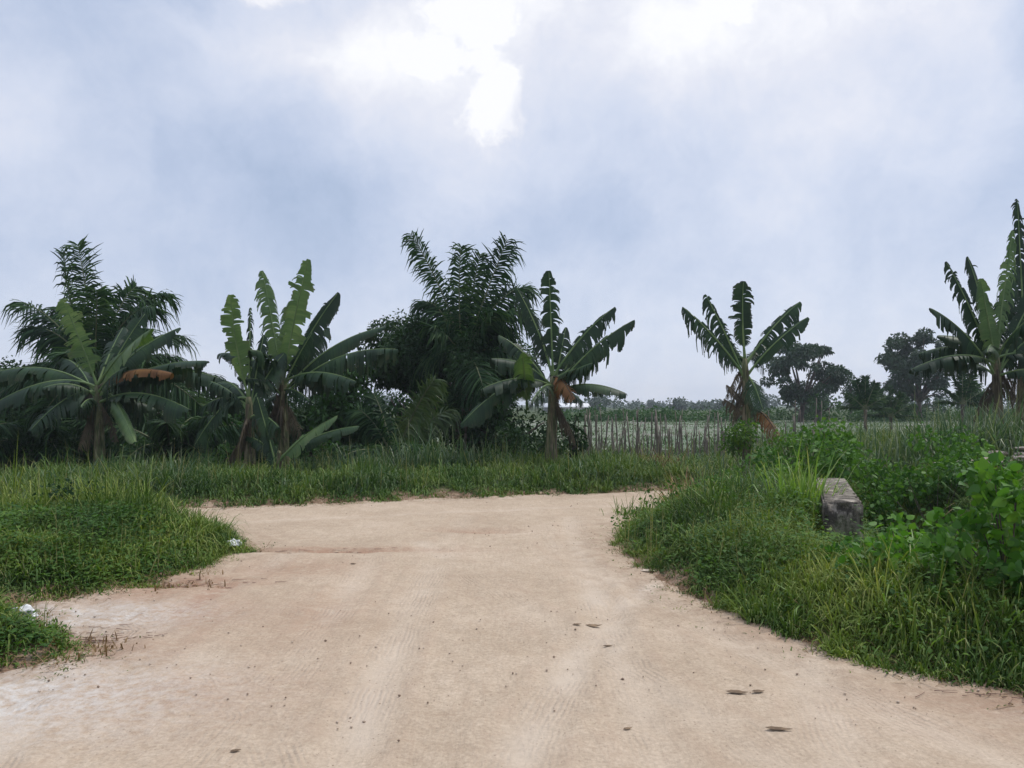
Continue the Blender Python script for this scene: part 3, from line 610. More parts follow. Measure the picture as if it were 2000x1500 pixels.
def banana(px, Y, crown, label, leaves, base_r=.13, dead=5, fill=6, base_px=None, group='banana plants', cat='banana plant'):
    c = at(crown[0], crown[1], Y); bx_ = at(base_px or px, 850, Y)[0]; b0 = np.array([bx_, Y, float(tz(bx_, Y)[0]) - .03])
    root = empty('banana_plant', b0, label, cat, group)
    mid = (b0 + c) / 2 + np.array([(at(px, 850, Y)[0] - (b0[0] + c[0]) / 2) * .5, 0, 0])
    pts = bez(b0, mid, c, 12); rad = np.interp(np.linspace(0, 1, 12), [0, .15, .9, 1], [base_r * 1.05, base_r * .85, base_r * .55, base_r * .38])
    child('trunk', tubes('trunk', M['pstem'], [(pts, rad)], 12, .06), root)
    # old leaf sheaths wrapped round the stem
    n = 60; tpos = rng.uniform(.12, .98, n); i = (tpos * 11).astype(int); a = rng.uniform(0, 2 * np.pi, n)
    rad_i = rad[i][:, None]; dirs = np.stack([np.cos(a), np.sin(a), np.zeros(n)], -1)
    P = pts[i] + dirs * rad_i * 1.02; D = np.stack([np.cos(a) * .02, np.sin(a) * .02, np.full(n, -1.0)], -1); S = np.stack([-np.sin(a), np.cos(a), np.zeros(n)], -1)
    child('dry_sheath', ribbon_mesh('dry_sheath', M['sheath'], P, D, S, rng.uniform(.25, .8, n), rng.uniform(.02, .06, n), rng.uniform(0, .15, n), 'strip'), root)
    for k__ in range((dead + 1) // 2):
        a = rng.uniform(0, 2 * np.pi); l_ = rng.uniform(.6, 1.2); p0 = c - np.array([0, 0, rng.uniform(.0, .5)])
        p2 = p0 + np.array([math.cos(a) * rng.uniform(.1, .4), math.sin(a) * rng.uniform(.1, .4), -l_]); p2[2] = max(p2[2], b0[2] + .1)
        banana_leaf(root, p0, p2, rng.uniform(.05, .22), .12, .95, M['banana_dead'], face=a, pet=.1, hang=.9, label='withered brown leaf hanging down')
    for k__ in range(dead):
        a = rng.uniform(0, 2 * np.pi); p0 = c - np.array([0, 0, rng.uniform(.3, .8)]); p2 = p0 + np.array([math.cos(a) * rng.uniform(.25, .6), math.sin(a) * rng.uniform(.25, .6), -rng.uniform(.5, .9)]); p2[2] = max(p2[2], b0[2] + .2)
        banana_leaf(root, p0, p2, rng.uniform(.12, .3), .2, .95, M['banana_dead'], face=a, pet=.1, hang=.9, label='withered brown leaf hanging down')
    for lf in leaves:
        tx, ty, dY, wd, sag, tear, mt = lf[:7]; kw = lf[7] if len(lf) > 7 else {}
        kw = dict(kw); st_ = kw.pop('start', None); p0 = at(*st_, Y) if st_ is not None else c - np.array([0, 0, .02 + .5 * rng.random() ** 1.4])
        banana_leaf(root, p0, at(tx, ty, Y + dY), wd, sag, tear, M[mt], **kw)
    for q_ in range(fill):
        a = (q_ + rng.uniform(.2, .8)) / fill * 2 * np.pi; e_ = rng.uniform(-.25, .55); l_ = rng.uniform(1.0, 1.6)
        p0 = c - np.array([0, 0, rng.uniform(.1, .5)]); p2 = p0 + l_ * np.array([math.cos(a) * math.cos(e_) * .8, math.sin(a) * math.cos(e_), math.sin(e_)])
        banana_leaf(root, p0, p2, rng.uniform(.32, .45), rng.uniform(.1, .25), rng.uniform(.5, .9), M['banana'], face=a, hang=1.0)
    return root
B, BP, BD, BR = 'banana', 'banana_pale', 'banana_dead', 'banana_rust'
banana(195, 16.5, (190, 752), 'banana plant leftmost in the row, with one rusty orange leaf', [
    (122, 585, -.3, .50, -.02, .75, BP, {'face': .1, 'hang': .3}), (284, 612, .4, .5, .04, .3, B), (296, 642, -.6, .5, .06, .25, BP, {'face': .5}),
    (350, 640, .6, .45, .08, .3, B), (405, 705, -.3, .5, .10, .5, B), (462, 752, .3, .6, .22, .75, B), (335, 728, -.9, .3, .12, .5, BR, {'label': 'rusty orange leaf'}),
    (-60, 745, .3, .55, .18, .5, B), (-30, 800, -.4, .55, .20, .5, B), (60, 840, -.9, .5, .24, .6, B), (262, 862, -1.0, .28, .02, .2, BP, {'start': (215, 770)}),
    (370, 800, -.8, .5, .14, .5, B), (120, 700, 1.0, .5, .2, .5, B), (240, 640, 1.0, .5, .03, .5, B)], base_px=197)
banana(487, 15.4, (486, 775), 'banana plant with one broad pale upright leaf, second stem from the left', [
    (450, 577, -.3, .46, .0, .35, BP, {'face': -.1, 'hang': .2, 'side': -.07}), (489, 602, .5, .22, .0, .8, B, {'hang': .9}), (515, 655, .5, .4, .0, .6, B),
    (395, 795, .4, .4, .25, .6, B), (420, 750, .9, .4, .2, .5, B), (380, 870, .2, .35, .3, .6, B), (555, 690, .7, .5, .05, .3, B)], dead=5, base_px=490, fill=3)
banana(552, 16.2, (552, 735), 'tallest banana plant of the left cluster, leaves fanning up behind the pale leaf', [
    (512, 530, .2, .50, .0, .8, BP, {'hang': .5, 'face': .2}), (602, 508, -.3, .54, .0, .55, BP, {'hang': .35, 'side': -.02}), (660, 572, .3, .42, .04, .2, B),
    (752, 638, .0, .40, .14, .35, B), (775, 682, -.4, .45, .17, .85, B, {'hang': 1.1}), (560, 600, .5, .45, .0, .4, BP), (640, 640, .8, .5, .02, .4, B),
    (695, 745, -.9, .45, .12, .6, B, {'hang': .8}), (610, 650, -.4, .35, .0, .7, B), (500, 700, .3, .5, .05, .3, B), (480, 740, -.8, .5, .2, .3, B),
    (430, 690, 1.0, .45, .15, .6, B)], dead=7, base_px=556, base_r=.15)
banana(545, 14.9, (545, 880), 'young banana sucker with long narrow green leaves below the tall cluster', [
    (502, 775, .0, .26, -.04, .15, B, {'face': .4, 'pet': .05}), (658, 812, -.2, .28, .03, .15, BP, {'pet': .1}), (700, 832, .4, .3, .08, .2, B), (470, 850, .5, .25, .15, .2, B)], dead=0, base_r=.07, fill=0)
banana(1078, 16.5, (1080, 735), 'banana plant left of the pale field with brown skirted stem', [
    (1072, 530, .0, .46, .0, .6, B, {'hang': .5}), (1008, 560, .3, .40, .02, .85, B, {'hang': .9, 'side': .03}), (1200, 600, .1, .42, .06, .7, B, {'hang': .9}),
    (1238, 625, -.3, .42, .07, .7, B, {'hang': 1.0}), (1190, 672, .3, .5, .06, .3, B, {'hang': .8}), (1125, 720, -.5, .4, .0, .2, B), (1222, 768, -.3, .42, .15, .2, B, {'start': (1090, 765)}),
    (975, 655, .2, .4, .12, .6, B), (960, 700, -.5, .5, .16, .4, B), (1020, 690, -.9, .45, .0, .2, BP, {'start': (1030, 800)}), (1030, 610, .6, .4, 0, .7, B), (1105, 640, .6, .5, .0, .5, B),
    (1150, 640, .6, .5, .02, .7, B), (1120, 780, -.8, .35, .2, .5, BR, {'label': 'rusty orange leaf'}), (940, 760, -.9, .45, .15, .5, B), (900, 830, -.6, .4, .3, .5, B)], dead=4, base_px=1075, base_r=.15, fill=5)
banana(1460, 15.5, (1455, 700), 'banana plant standing alone before the pale field, ragged leaves in a fan', [
    (1334, 600, .1, .40, .03, .85, B, {'hang': .9}), (1378, 576, .2, .38, .0, .8, B, {'hang': .9}), (1452, 550, -.1, .44, .0, .45, B, {'hang': .3, 'side': -.04}), (1562, 590, .1, .42, .04, .5, B, {'hang': .8}),
    (1577, 620, -.3, .36, .05, .3, B), (1425, 690, .5, .3, .0, .8, B), (1490, 800, -.3, .5, .18, .1, B, {'start': (1460, 735)}), (1420, 752, -.3, .3, .05, .8, BD, {'start': (1460, 800)}),
    (1415, 780, .2, .3, .1, .7, BD, {'start': (1465, 830)}), (1520, 850, -.5, .34, .22, .8, BR, {'start': (1470, 800), 'label': 'rusty brown dead leaf hanging down'}), (1500, 670, .5, .5, .0, .4, B), (1405, 640, .4, .4, .0, .7, B)], dead=3, base_px=1462, base_r=.12, fill=0)
banana(1948, 14.5, (1945, 690), 'banana plant by the right edge with leaves arching to the left', [
    (1848, 512, .1, .32, .05, .6, B, {'hang': .9}), (1890, 502, .4, .32, .12, .6, B, {'hang': .9}), (1818, 602, -.1, .34, .13, .6, B, {'hang': .9}), (1832, 655, .3, .42, .10, .3, B),
    (1780, 722, -.3, .36, .15, .5, B, {'hang': .8}), (1915, 545, -.2, .36, -.02, .2, BP), (1978, 452, .0, .36, .0, .8, BP, {'hang': .7}), (2030, 560, .0, .5, .05, .5, B), (2040, 640, .0, .5, .1, .5, B),
    (1985, 520, .3, .5, 0, .6, B), (2060, 700, .0, .5, .1, .5, B)], dead=4, base_px=1955, base_r=.12)
banana(2000, 15.5, (2000, 660), 'tall banana plant cut by the right edge of the photo, behind its neighbour', [
    (1987, 390, .0, .42, .0, .8, B, {'hang': .8}), (2100, 480, .0, .5, .05, .6, B), (1960, 560, .3, .5, .0, .6, B), (1905, 700, .2, .45, .2, .6, B), (2120, 600, .0, .5, .05, .6, B), (2010, 520, .5, .5, 0, .6, B)], dead=4, base_px=1995, base_r=.16)

# ------------------------------------------------------------------ oil palms
def frond(parent, P0, P2, sag, ll=.8, mat='palm', npair=125, dens=1.0, droop=.8, side=0.0):
    P0, P2 = np.array(P0, float), np.array(P2, float); ln = np.linalg.norm(P2 - P0); P1 = P0 + (P2 - P0) * .5 + np.array([side * ln, 0, sag * ln])
    n = npair; B_ = bez(P0, P1, P2, n); T = unit(np.gradient(B_, axis=0))
    az_ = rng.uniform(-1.3, 1.3)
    ref = np.array([math.sin(az_), -math.cos(az_), 0])[None] * np.abs(T[:, 2:]) ** 1.5 + np.array([0, 0, 1.0]) * (1 - np.abs(T[:, 2:]) ** 1.5)
    Lt = unit(np.cross(T, ref)); Nn = np.cross(Lt, T); s_ = np.linspace(0, 1, n); parts = []
    for sgn in (-1, 1):
        j = np.arange(int(n * .14), n); u = (j / n - .14) / .86
        L = ll * np.clip(.4 + u * 3, 0, 1) * np.clip((1.15 - u) * 4, .65, 1) * rng.uniform(.65, 1.15, len(j)); pl = rng.choice([-.4, -.1, .25], len(j)) + rng.normal(0, .2, len(j))
        D = Lt[j] * sgn + Nn[j] * pl[:, None] + T[j] * (.4 + .8 * u[:, None] ** 2); S = T[j] + rng.normal(0, .35, (len(j), 3))
        parts.append((B_[j] + T[j] * rng.uniform(-.02, .02, (len(j), 1)), D, S, L, np.full(len(j), .048), droop * rng.uniform(.2, 1.3, len(j)) * (1 - .25 * u)))
    a = [np.concatenate([p_[i] for p_ in parts]) for i in range(6)]
    fr = child('frond', ribbon_mesh('frond', M[mat], *a, 'leaflet'), parent)
    me = tubes('rachis', M['rachis'], [(B_[::4], np.interp(s_[::4], [0, 1], [.035, .006]))], 6); v_ = np.empty(len(me.vertices) * 3, np.float32); me.vertices.foreach_get('co', v_)
    me.vertices.foreach_set('co', (v_.reshape(-1, 3) - np.array(parent.location)).astype(np.float32).ravel()); me.update()
    o = bpy.data.objects.new('rachis', me); C.objects.link(o); o.parent = fr
def palm(crown, Y, label, fr, name='oil_palm', extra=0, elen=2.6, tr=.28, ll=.82, droop=1.25, mat='palm', group='oil palms'):
    c = at(crown[0], crown[1], Y); zb = float(tz(c[0], Y)[0]) - .05; root = empty(name, (c[0], Y, zb), label, 'palm', group)
    pts = np.linspace((c[0], Y, zb), c, 9); child('trunk', tubes('trunk', M['bark'], [(pts, np.full(9, tr) * rng.uniform(.85, 1.15, 9))], 14, .14), root)
    for f in fr:
        kw = f[4] if len(f) > 4 else {}; frond(root, c, at(f[0], f[1], Y + f[2]), f[3], **{'ll': ll, 'droop': droop, 'mat': mat, **kw})
    for k__ in range(extra):
        a = rng.uniform(0, 2 * np.pi); e_ = rng.uniform(-.45, .45); l_ = elen * rng.uniform(.8, 1.1)
        tip = c + l_ * np.array([math.cos(a) * math.cos(e_), math.sin(a) * math.cos(e_), math.sin(e_)]); tip[2] = max(tip[2], zb + .3)
        frond(root, c, tip, .25, ll=ll, droop=droop, mat=mat)
    return root
palm((185, 735), 20, 'oil palm at the far left whose fronds rise above the leftmost banana plant', [
    (152, 478, .3, .03, {'side': .03, 'll': .8, 'droop': 1.1}), (125, 492, -.4, .02, {'side': -.10, 'll': .75}), (325, 575, .2, .42), (300, 600, -.5, .40), (45, 590, .3, .22), (60, 640, -.4, .36), (265, 560, .8, .30), (190, 570, -.9, .08), (120, 600, .6, .1),
    (270, 640, .9, .2), (30, 730, .5, .25), (350, 700, .4, .25), (60, 850, -.9, .4), (300, 850, -.9, .4), (-60, 820, -.3, .35), (400, 800, .3, .35)], extra=8, elen=3.2)
palm((905, 700), 20, 'oil palm in the middle, its crown rising above the dark vine covered tree', [
    (803, 458, .2, .03, {'side': .08, 'll': .62}), (900, 482, -.2, .0, {'side': -.05, 'll': .65}), (938, 498, .3, .0, {'side': -.04, 'll': .65}), (990, 470, .2, .0, {'side': -.02, 'll': .8}), (1035, 610, -.3, .46), (1028, 560, .3, .34), (822, 590, .3, .46, {'ll': .6}), (960, 610, -.8, .14),  (850, 640, -.5, .2), (990, 640, .4, .25), (1010, 700, -.5, .3), (820, 700, .3, .35)], extra=3, elen=2.2, tr=.22)
palm((70, 880), 18.5, 'low oil palm with drooping dark fronds at the left edge, behind the bank grass', [], name='oil_palm', extra=13, elen=2.3, tr=.2, ll=.6)
palm((330, 880), 18.5, 'low dark oil palm in the gap between the first two banana plants', [], extra=14, elen=2.2, tr=.2, ll=.6)
palm((420, 890), 19.5, 'low dark oil palm right behind the brown stem of the second banana plant', [], extra=12, elen=2.0, tr=.2, ll=.6)
palm((770, 900), 18, 'olive fronded young oil palm left of the watermark area, under the dark tree', [(850, 740, -.4, .18, {'mat': 'palm_olive'}), (700, 800, .3, .25), (730, 770, .6, .2), (880, 800, .2, .2, {'mat': 'palm_olive'}), (740, 880, -.8, .4)], extra=6, elen=1.9, tr=.16, ll=.55)

# ------------------------------------------------------------------ trees and shrubs
def crown_mesh(clumps, mat, leaf, n_per, name='crown', prof='leaf', flat=.8, shell=.55, asp=.5, dr=(.1, .7)):
    P, D, S, Lr, rn = [], [], [], [], []
    for c, r in clumps:
        n = int(n_per * r * r); d = unit(rng.normal(size=(n, 3))); rad = r * (shell + (1 - shell) * rng.random(n) ** .6)
        bumps = 1 + .18 * np.sin(d[:, 0] * 7 + c[0] * 3) * np.sin(d[:, 2] * 6 + c[1]) + .12 * np.sin(d[:, 1] * 11 + c[2] * 5)
        P.append(np.array(c) + d * (rad * bumps)[:, None] * np.array([1, 1, flat])); dd = unit(d * .8 + rng.normal(size=(n, 3)) * .7)
        D.append(dd); S.append(unit(np.cross(dd, rng.normal(size=(n, 3))))); Lr.append(leaf * rng.uniform(.6, 1.3, n)); rn.append(np.clip(.35 * rng.random() + .5 * rng.random(n) + .12 * d[:, 2] * 0, 0, 1))
    P, D, S, Lr, rn = map(np.concatenate, (P, D, S, Lr, rn))
    return ribbon_mesh(name, mat, P, D, S, Lr, Lr * asp, rng.uniform(*dr, len(P)), prof, rn)
def tree(px, Y, box, label, mat, leaf=.16, n_per=900, nc=26, name='tree', cat='tree', group=None, trunk_r=.16, base_z=None, clump=(.5, .95), prof='leaf', lean=0.0, fork=.35, part=('trunk', 'crown'), hollow=.0, flat=.8):
    """box = (x0,y0,x1,y1) pixel extents of crown at depth Y"""
    x0, y0, x1, y1 = box; a = at(x0, y1, Y); b_ = at(x1, y0, Y); cx = (a + b_) / 2; ex = (b_[0] - a[0]) / 2; ez = (b_[2] - a[2]) / 2
    bx_ = at(px, 800, Y)[0]; zb = (float(tz(bx_, Y)[0]) if base_z is None else base_z) - .05; root = empty(name, (bx_, Y, zb), label, cat, group)
    cl = []
    rmin, rmax = clump[0] * min(ex, ez) * .6, clump[1] * min(ex, ez) * .6
    for i in range(nc):
        d = unit(rng.normal(size=3)); rr_ = rng.uniform(hollow, 1) ** .45; r = rng.uniform(rmin, rmax)
        c = np.array([cx[0] + d[0] * (ex - r * .8) * rr_, Y + d[1] * (ex * .8) * rr_, cx[2] + d[2] * (ez - r * .7) * rr_]); cl.append((c, r))
    base = np.array([bx_, Y, zb]); fk = np.array([cx[0] * .6 + bx_ * .4 + lean, Y, max(zb + .3, zb + (cx[2] - zb) * fork)])
    lst = [(bez(base, (base + fk) / 2, fk, 6), np.linspace(trunk_r, trunk_r * .7, 6))]
    for c, r in cl[:18]: lst.append((bez(fk, (fk + c) / 2 + np.array([0, 0, .1 * ez]), c, 6), np.linspace(trunk_r * .5, trunk_r * .08, 6)))
    child(part[0], tubes(part[0], M['bark'], lst, 7, .05), root)
    child(part[1], crown_mesh(cl, M[mat], leaf, n_per, part[1], prof, flat=flat), root)
    return root
# dark trees and thickets behind the banana row
tree(830, 21.5, (692, 604, 960, 775), 'dark vine covered tree with a broad spreading crown left of the middle palm', 'leaf_dark', .13, 1500, 60, trunk_r=.2, lean=.2)
tree(905, 19.2, (865, 640, 960, 830), 'creeper growth wrapped round the trunk of the middle palm', 'leaf_dark', .12, 1600, 26, name='creeper', cat='creeper', trunk_r=.05)
tree(900, 20.5, (840, 700, 1010, 900), 'leafy green thicket under the middle palm crown', 'leaf_mid', .15, 1100, 30, name='shrub', cat='shrub')
tree(670, 20.0, (590, 690, 745, 900), 'mid green round shrub right of the tall banana cluster', 'leaf_mid', .17, 1100, 30, name='shrub', cat='shrub')
tree(60, 23, (-90, 700, 130, 860), 'dark bush behind the leftmost banana leaves at the frame edge', 'leaf_dark', .15, 1100, 34, name='shrub', cat='shrub')
tree(230, 23.5, (100, 690, 370, 900), 'dark bush filling the space behind the far left palm', 'leaf_dark', .16, 1000, 34, name='shrub', cat='shrub')
tree(60, 22, (-140, 800, 160, 930), 'lowest dark thicket at the left frame edge', 'leaf_dark', .16, 1000, 30, name='shrub', cat='shrub')
tree(280, 21.5, (130, 800, 420, 930), 'dark thicket at ground level behind the first banana stem', 'leaf_dark', .16, 1000, 32, name='shrub', cat='shrub')
tree(430, 22.5, (340, 735, 540, 920), 'dark bush between the two banana clusters', 'leaf_dark', .16, 1000, 30, name='shrub', cat='shrub')
tree(410, 20.5, (380, 775, 480, 850), 'small bright green shrub left of the brown banana stem', 'leaf_mid', .14, 900, 14, name='shrub', cat='shrub')
tree(620, 22.0, (500, 760, 720, 930), 'dark thicket behind the tall banana cluster stems', 'leaf_dark', .16, 1000, 30, name='shrub', cat='shrub')
tree(770, 21.0, (690, 800, 860, 930), 'dark bush below the bright gap in the trees', 'leaf_dark', .15, 1000, 26, name='shrub', cat='shrub')
tree(800, 19.5, (740, 745, 880, 830), 'olive green bush hanging over the young olive palm', 'leaf_mid', .12, 1000, 18, name='shrub', cat='shrub')
tree(960, 20.5, (900, 640, 1060, 800), 'yellow green leafy shrub between the middle palm and the banana plant', 'leaf_mid', .13, 900, 26, name='shrub', cat='shrub')
tree(980, 20.0, (880, 790, 1130, 920), 'brownish thicket at the foot of the middle palm and banana', 'leaf_dark', .14, 1000, 30, name='shrub', cat='shrub')
for px, Y, bx_, mt, lb in ((110, 17.6, (20, 835, 190, 925), 'leaf_dark', 'low dark bush left of the leftmost banana stem'), (265, 17.4, (225, 840, 330, 930), 'leaf_mid', 'low green bush right of the leftmost banana stem'),
        (350, 17.8, (300, 850, 420, 930), 'leaf_dark', 'low dark bush halfway between the first two banana stems'), (450, 16.8, (415, 860, 480, 930), 'leaf_mid', 'small bush touching the left side of the second banana stem'),
        (600, 17.2, (565, 820, 660, 925), 'leaf_mid', 'green bush right of the tall banana stem, above the sucker leaves'), (520, 17.0, (500, 830, 545, 925), 'leaf_dark', 'narrow bush between the two brown banana stems'),
        (690, 17.5, (640, 850, 740, 925), 'leaf_dark', 'dark weedy bush right of the banana sucker'), (830, 18.0, (780, 840, 880, 915), 'leaf_mid', 'weedy bush behind the tall arching pale grass clump'),
        (1010, 17.6, (950, 820, 1060, 915), 'leaf_dark', 'weedy bush left of the brown skirted banana stem'), (1110, 17.4, (1090, 800, 1150, 915), 'leaf_dark', 'weedy bush hugging the right side of the brown skirted stem')):
    tree(px, Y, bx_, lb, mt, .12, 1000, 16, name='shrub', cat='shrub', trunk_r=.05)
tree(1445, 14.4, (1405, 812, 1500, 900), 'leafy weed bush at the foot of the lone banana stem', 'leaf_weed', .08, 1500, 16, name='shrub', cat='shrub', trunk_r=.02)
tree(1540, 14.8, (1500, 825, 1600, 900), 'leafy weed bush right of the lone banana stem', 'leaf_bush', .08, 1500, 14, name='shrub', cat='shrub', trunk_r=.02)
# right-hand mid-distance trees
tree(1562, 60, (1488, 655, 1655, 795), 'spreading dark tree behind the lone banana plant', 'leaf_far', .28, 560, 46, trunk_r=.25, clump=(.2, .52), flat=.55, hollow=.45)
tree(1795, 62, (1712, 633, 1875, 790), 'spreading dark tree left of the right edge banana plants', 'leaf_far', .28, 560, 46, trunk_r=.25, clump=(.2, .52), flat=.55, hollow=.45)
tree(1560, 66, (1500, 755, 1640, 810), 'dense low tree clump below the first spreading tree', 'leaf_far', .32, 170, 20, name='shrub', cat='shrub')
tree(1660, 64, (1638, 733, 1685, 800), 'small pointed tree between the two spreading trees', 'leaf_far', .3, 190, 14, clump=(.6, 1.0))
tree(1590, 58, (1560, 765, 1640, 812), 'mid green bush in front of the first spreading tree', 'leaf_mid', .3, 190, 14, name='shrub', cat='shrub')
tree(1780, 70, (1700, 765, 1860, 812), 'wide low thicket below the second spreading tree', 'leaf_far', .32, 170, 20, name='shrub', cat='shrub')
tree(1885, 90, (1850, 745, 1945, 810), 'greyish low trees seen under the arching leaves of the right edge banana', 'leaf_far', .4, 100, 18)
# distant trees on the horizon
FT = [(1150, 170, (1095, 762, 1225, 806), 'long low wooded rise on the horizon behind the stem with the brown skirt'), (1270, 260, (1262, 778, 1280, 800), 'tiny lone tree standing on the horizon'),
      (1322, 180, (1296, 775, 1352, 806), 'rounded distant tree on the horizon, middle of the open gap'), (1365, 200, (1345, 782, 1392, 806), 'small distant tree just right of the rounded one'),
      (1405, 190, (1385, 777, 1440, 808), 'distant tree directly left of the lone banana stem'), (1240, 220, (1215, 788, 1300, 806), 'low distant hedge line on the horizon left of the rounded tree'),
      (1700, 150, (1690, 775, 1740, 806), 'distant trees on the horizon between the spreading trees'), (1920, 150, (1895, 760, 1960, 806), 'blue grey distant tree behind the right banana stem')]
for px, Y, bx_, lb in FT:
    tree(px, Y, bx_, lb, 'leaf_far', .9, 26, 20, trunk_r=.25, name='distant_tree', cat='tree', group='trees along the horizon', clump=(.6, 1.1))
cl = []
for i in range(260):
    px = rng.uniform(-400, 2400); Y = rng.uniform(230, 330)
    x_ = at(px, 800, Y)[0]; cl.append((np.array([x_, Y, rng.uniform(.0, 1.2) + (2.5 if px < 1130 or px > 1480 else 0)]), rng.uniform(1.3, 2.6)))
link('far_wood', crown_mesh(cl, M['leaf_far'], 1.3, 14, 'far_wood'), label='far off blue green wood closing the horizon', cat='wood', kind='stuff')
# low green growth beyond the field
cl = []
for i in range(170):
    px = rng.uniform(1090, 2010); Y = rng.uniform(60, 70); x_ = at(px, 800, Y)[0]; cl.append((np.array([x_, Y, rng.uniform(.15, .8)]), rng.uniform(.5, .95)))
link('undergrowth', crown_mesh(cl, M['leaf_mid'], .30, 170, 'undergrowth'), label='band of low green growth along the far side of the pale field', cat='undergrowth', kind='stuff')

# farm building far off
bl = at(1060, 805, 150); br = at(1150, 805, 150); root = empty('farm_building', ((bl[0] + br[0]) / 2, 150, 0), 'long low white roofed farm building at the edge of the far trees', 'building')
def boxm(name, x0, x1, y0, y1, z0, z1, mat, ridge=0):
    v_ = [(x0, y0, z0), (x1, y0, z0), (x1, y1, z0), (x0, y1, z0), (x0, y0, z1), (x1, y0, z1), (x1, y1, z1), (x0, y1, z1)]; q_ = [(0, 3, 2, 1), (0, 1, 5, 4), (1, 2, 6, 5), (2, 3, 7, 6), (3, 0, 4, 7)]
    if ridge:
        ym = (y0 + y1) / 2; v_ += [(x0, ym, z1 + ridge), (x1, ym, z1 + ridge)]; return mesh(name, v_, q_ + [(4, 5, 9, 8), (6, 7, 8, 9)], [(5, 6, 9), (7, 4, 8)], [mat])
    return mesh(name, v_, q_ + [(4, 5, 6, 7)], None, [mat])
M['white'] = solid('white paint', [(0, (.6, .6, .6)), (1, (.78, .78, .78))], .6, 2)
M['greywall'] = solid('grey wall', [(0, (.25, .25, .25)), (1, (.35, .35, .35))], .8, 2)
child('wall', boxm('wall', bl[0] + .3, br[0] - .3, 147, 155, 0, 1.0, M['greywall']), root); child('roof', boxm('roof', bl[0], br[0], 146.5, 155.5, 1.0, 1.15, M['white'], .7), root)

# small far palms / bananas near the trees on the right
for (px, Y, cy, lb, hgt) in ((1690, 34, 800, 'small spiky palm in the grass between the two spreading trees', 55), (1740, 36, 815, 'small spiky palm left of the second spreading tree', 50), (1880, 33, 790, 'small spiky palm left of the right banana stem', 60)):
    fr = [(px + dx_, cy - dy_, dd_, .1) for dx_, dy_, dd_ in ((-35, 30, 0), (-18, hgt, .2), (0, hgt + 8, 0), (20, hgt - 4, -.2), (42, 25, 0), (-50, 5, .3), (52, 0, .2), (30, 40, .4))]
    palm((px, cy), Y, lb, fr, name='young_palm', ll=.35, tr=.07, droop=.4, group='small palms beyond the field')

# ------------------------------------------------------------------ tall grass clumps, shrubs and vines in the middle ground
def clump(px, Y, h, label, mat='reed', n=160, spread=.28, name='grass_clump', w=.018, lean=(.05, .55), droop=(.2, 1.0), group='tall grass clumps', cat='grass clump', stems=0):
    x_ = at(px, 850, Y)[0]; z_ = float(tz(x_, Y)[0]); root = empty(name, (x_, Y, z_), label, cat, group)
    D, S = az_dirs(n, *lean); P0 = np.stack([x_ + rng.normal(0, spread, n), Y + rng.normal(0, spread * .8, n), np.full(n, z_ - .03)], -1); P0[:, 2] = fast_z(P0[:, 0], P0[:, 1]) - .03
    L = h * rng.uniform(.45, 1.1, n)
    child('blades', ribbon_mesh('blades', M[mat], P0, D, S, L, w * rng.uniform(.7, 1.4, n), rng.uniform(*droop, n), 'reed'), root)
    return root
CLP = [(820, 15.6, 1.5, 'tall arching pale grass clump in front of the young olive palm'), (700, 15.0, .95, 'grey green grass clump right of the banana sucker'), (745, 15.4, 1.0, 'seeding grass clump in front of the dark bush below the gap'),
       (880, 15.8, 1.1, 'tall grass clump at the foot of the middle palm'), (950, 16.0, 1.0, 'tall grass clump between middle palm and brown skirted stem'), (330, 14.0, .8, 'low drooping grass clump right of the first banana stem'),
       (235, 13.6, .9, 'leafy tall grass clump at the first banana stem'), (620, 15.2, .8, 'grass clump under the lower leaves of the tall banana cluster'), (1690, 13.5, 1.45, 'grey green tall grass clump above the bushes on the right'),
       (1750, 13.9, 1.35, 'tall grass clump below the small spiky palms'), (1815, 13.2, 1.5, 'rounded tall grass clump left of the right banana stems'), (1880, 13.0, 1.35, 'bluish tall grass clump in front of the right banana stem'),
       (1940, 12.6, 1.4, 'tall grass clump under the right edge banana plants'), (1995, 12.4, 1.4, 'tall grass clump at the right frame edge'), (1600, 15, 1.1, 'feathery grass clump right of the lone banana stem'), (1850, 14.5, 1.6, 'tallest feathery grass clump near the right banana stem'), (1550, 15.6, 1.2, 'grass clump in front of the rusty banana leaf'),
       (1640, 14.6, 1.5, 'tall seeding grass clump right of the rusty leaf'), (1905, 13.8, 1.4, 'seeding grass clump behind the bluish one')]
for px, Y, h, lb in CLP: clump(px, Y, h * (1.22 if px > 1500 else 1.15), lb, n=420 if px > 1500 else 220, spread=.45 if px > 1500 else .30)
clump(1562, 8.7, 1.3, 'bright lime grass clump arching beside the concrete block', 'grass_lime', 330, .15, w=.015, lean=(.05, .65), droop=(.2, .9))
clump(1375, 8.9, 1.1, 'tall upright lime grass clump near the point of the right mound', 'grass', 150, .26, w=.012, lean=(.05, .8), droop=(.2, 1.2))
clump(1320, 9.6, .9, 'weedy grass clump at the tip of the right mound', 'grass', 120, .24, w=.012, lean=(.05, .9), droop=(.2, 1.2))
clump(1420, 10.5, 1.15, 'tall weedy grass clump behind the point of the right mound', 'grass', 170, .35, w=.013, lean=(.05, .8), droop=(.2, 1.2))
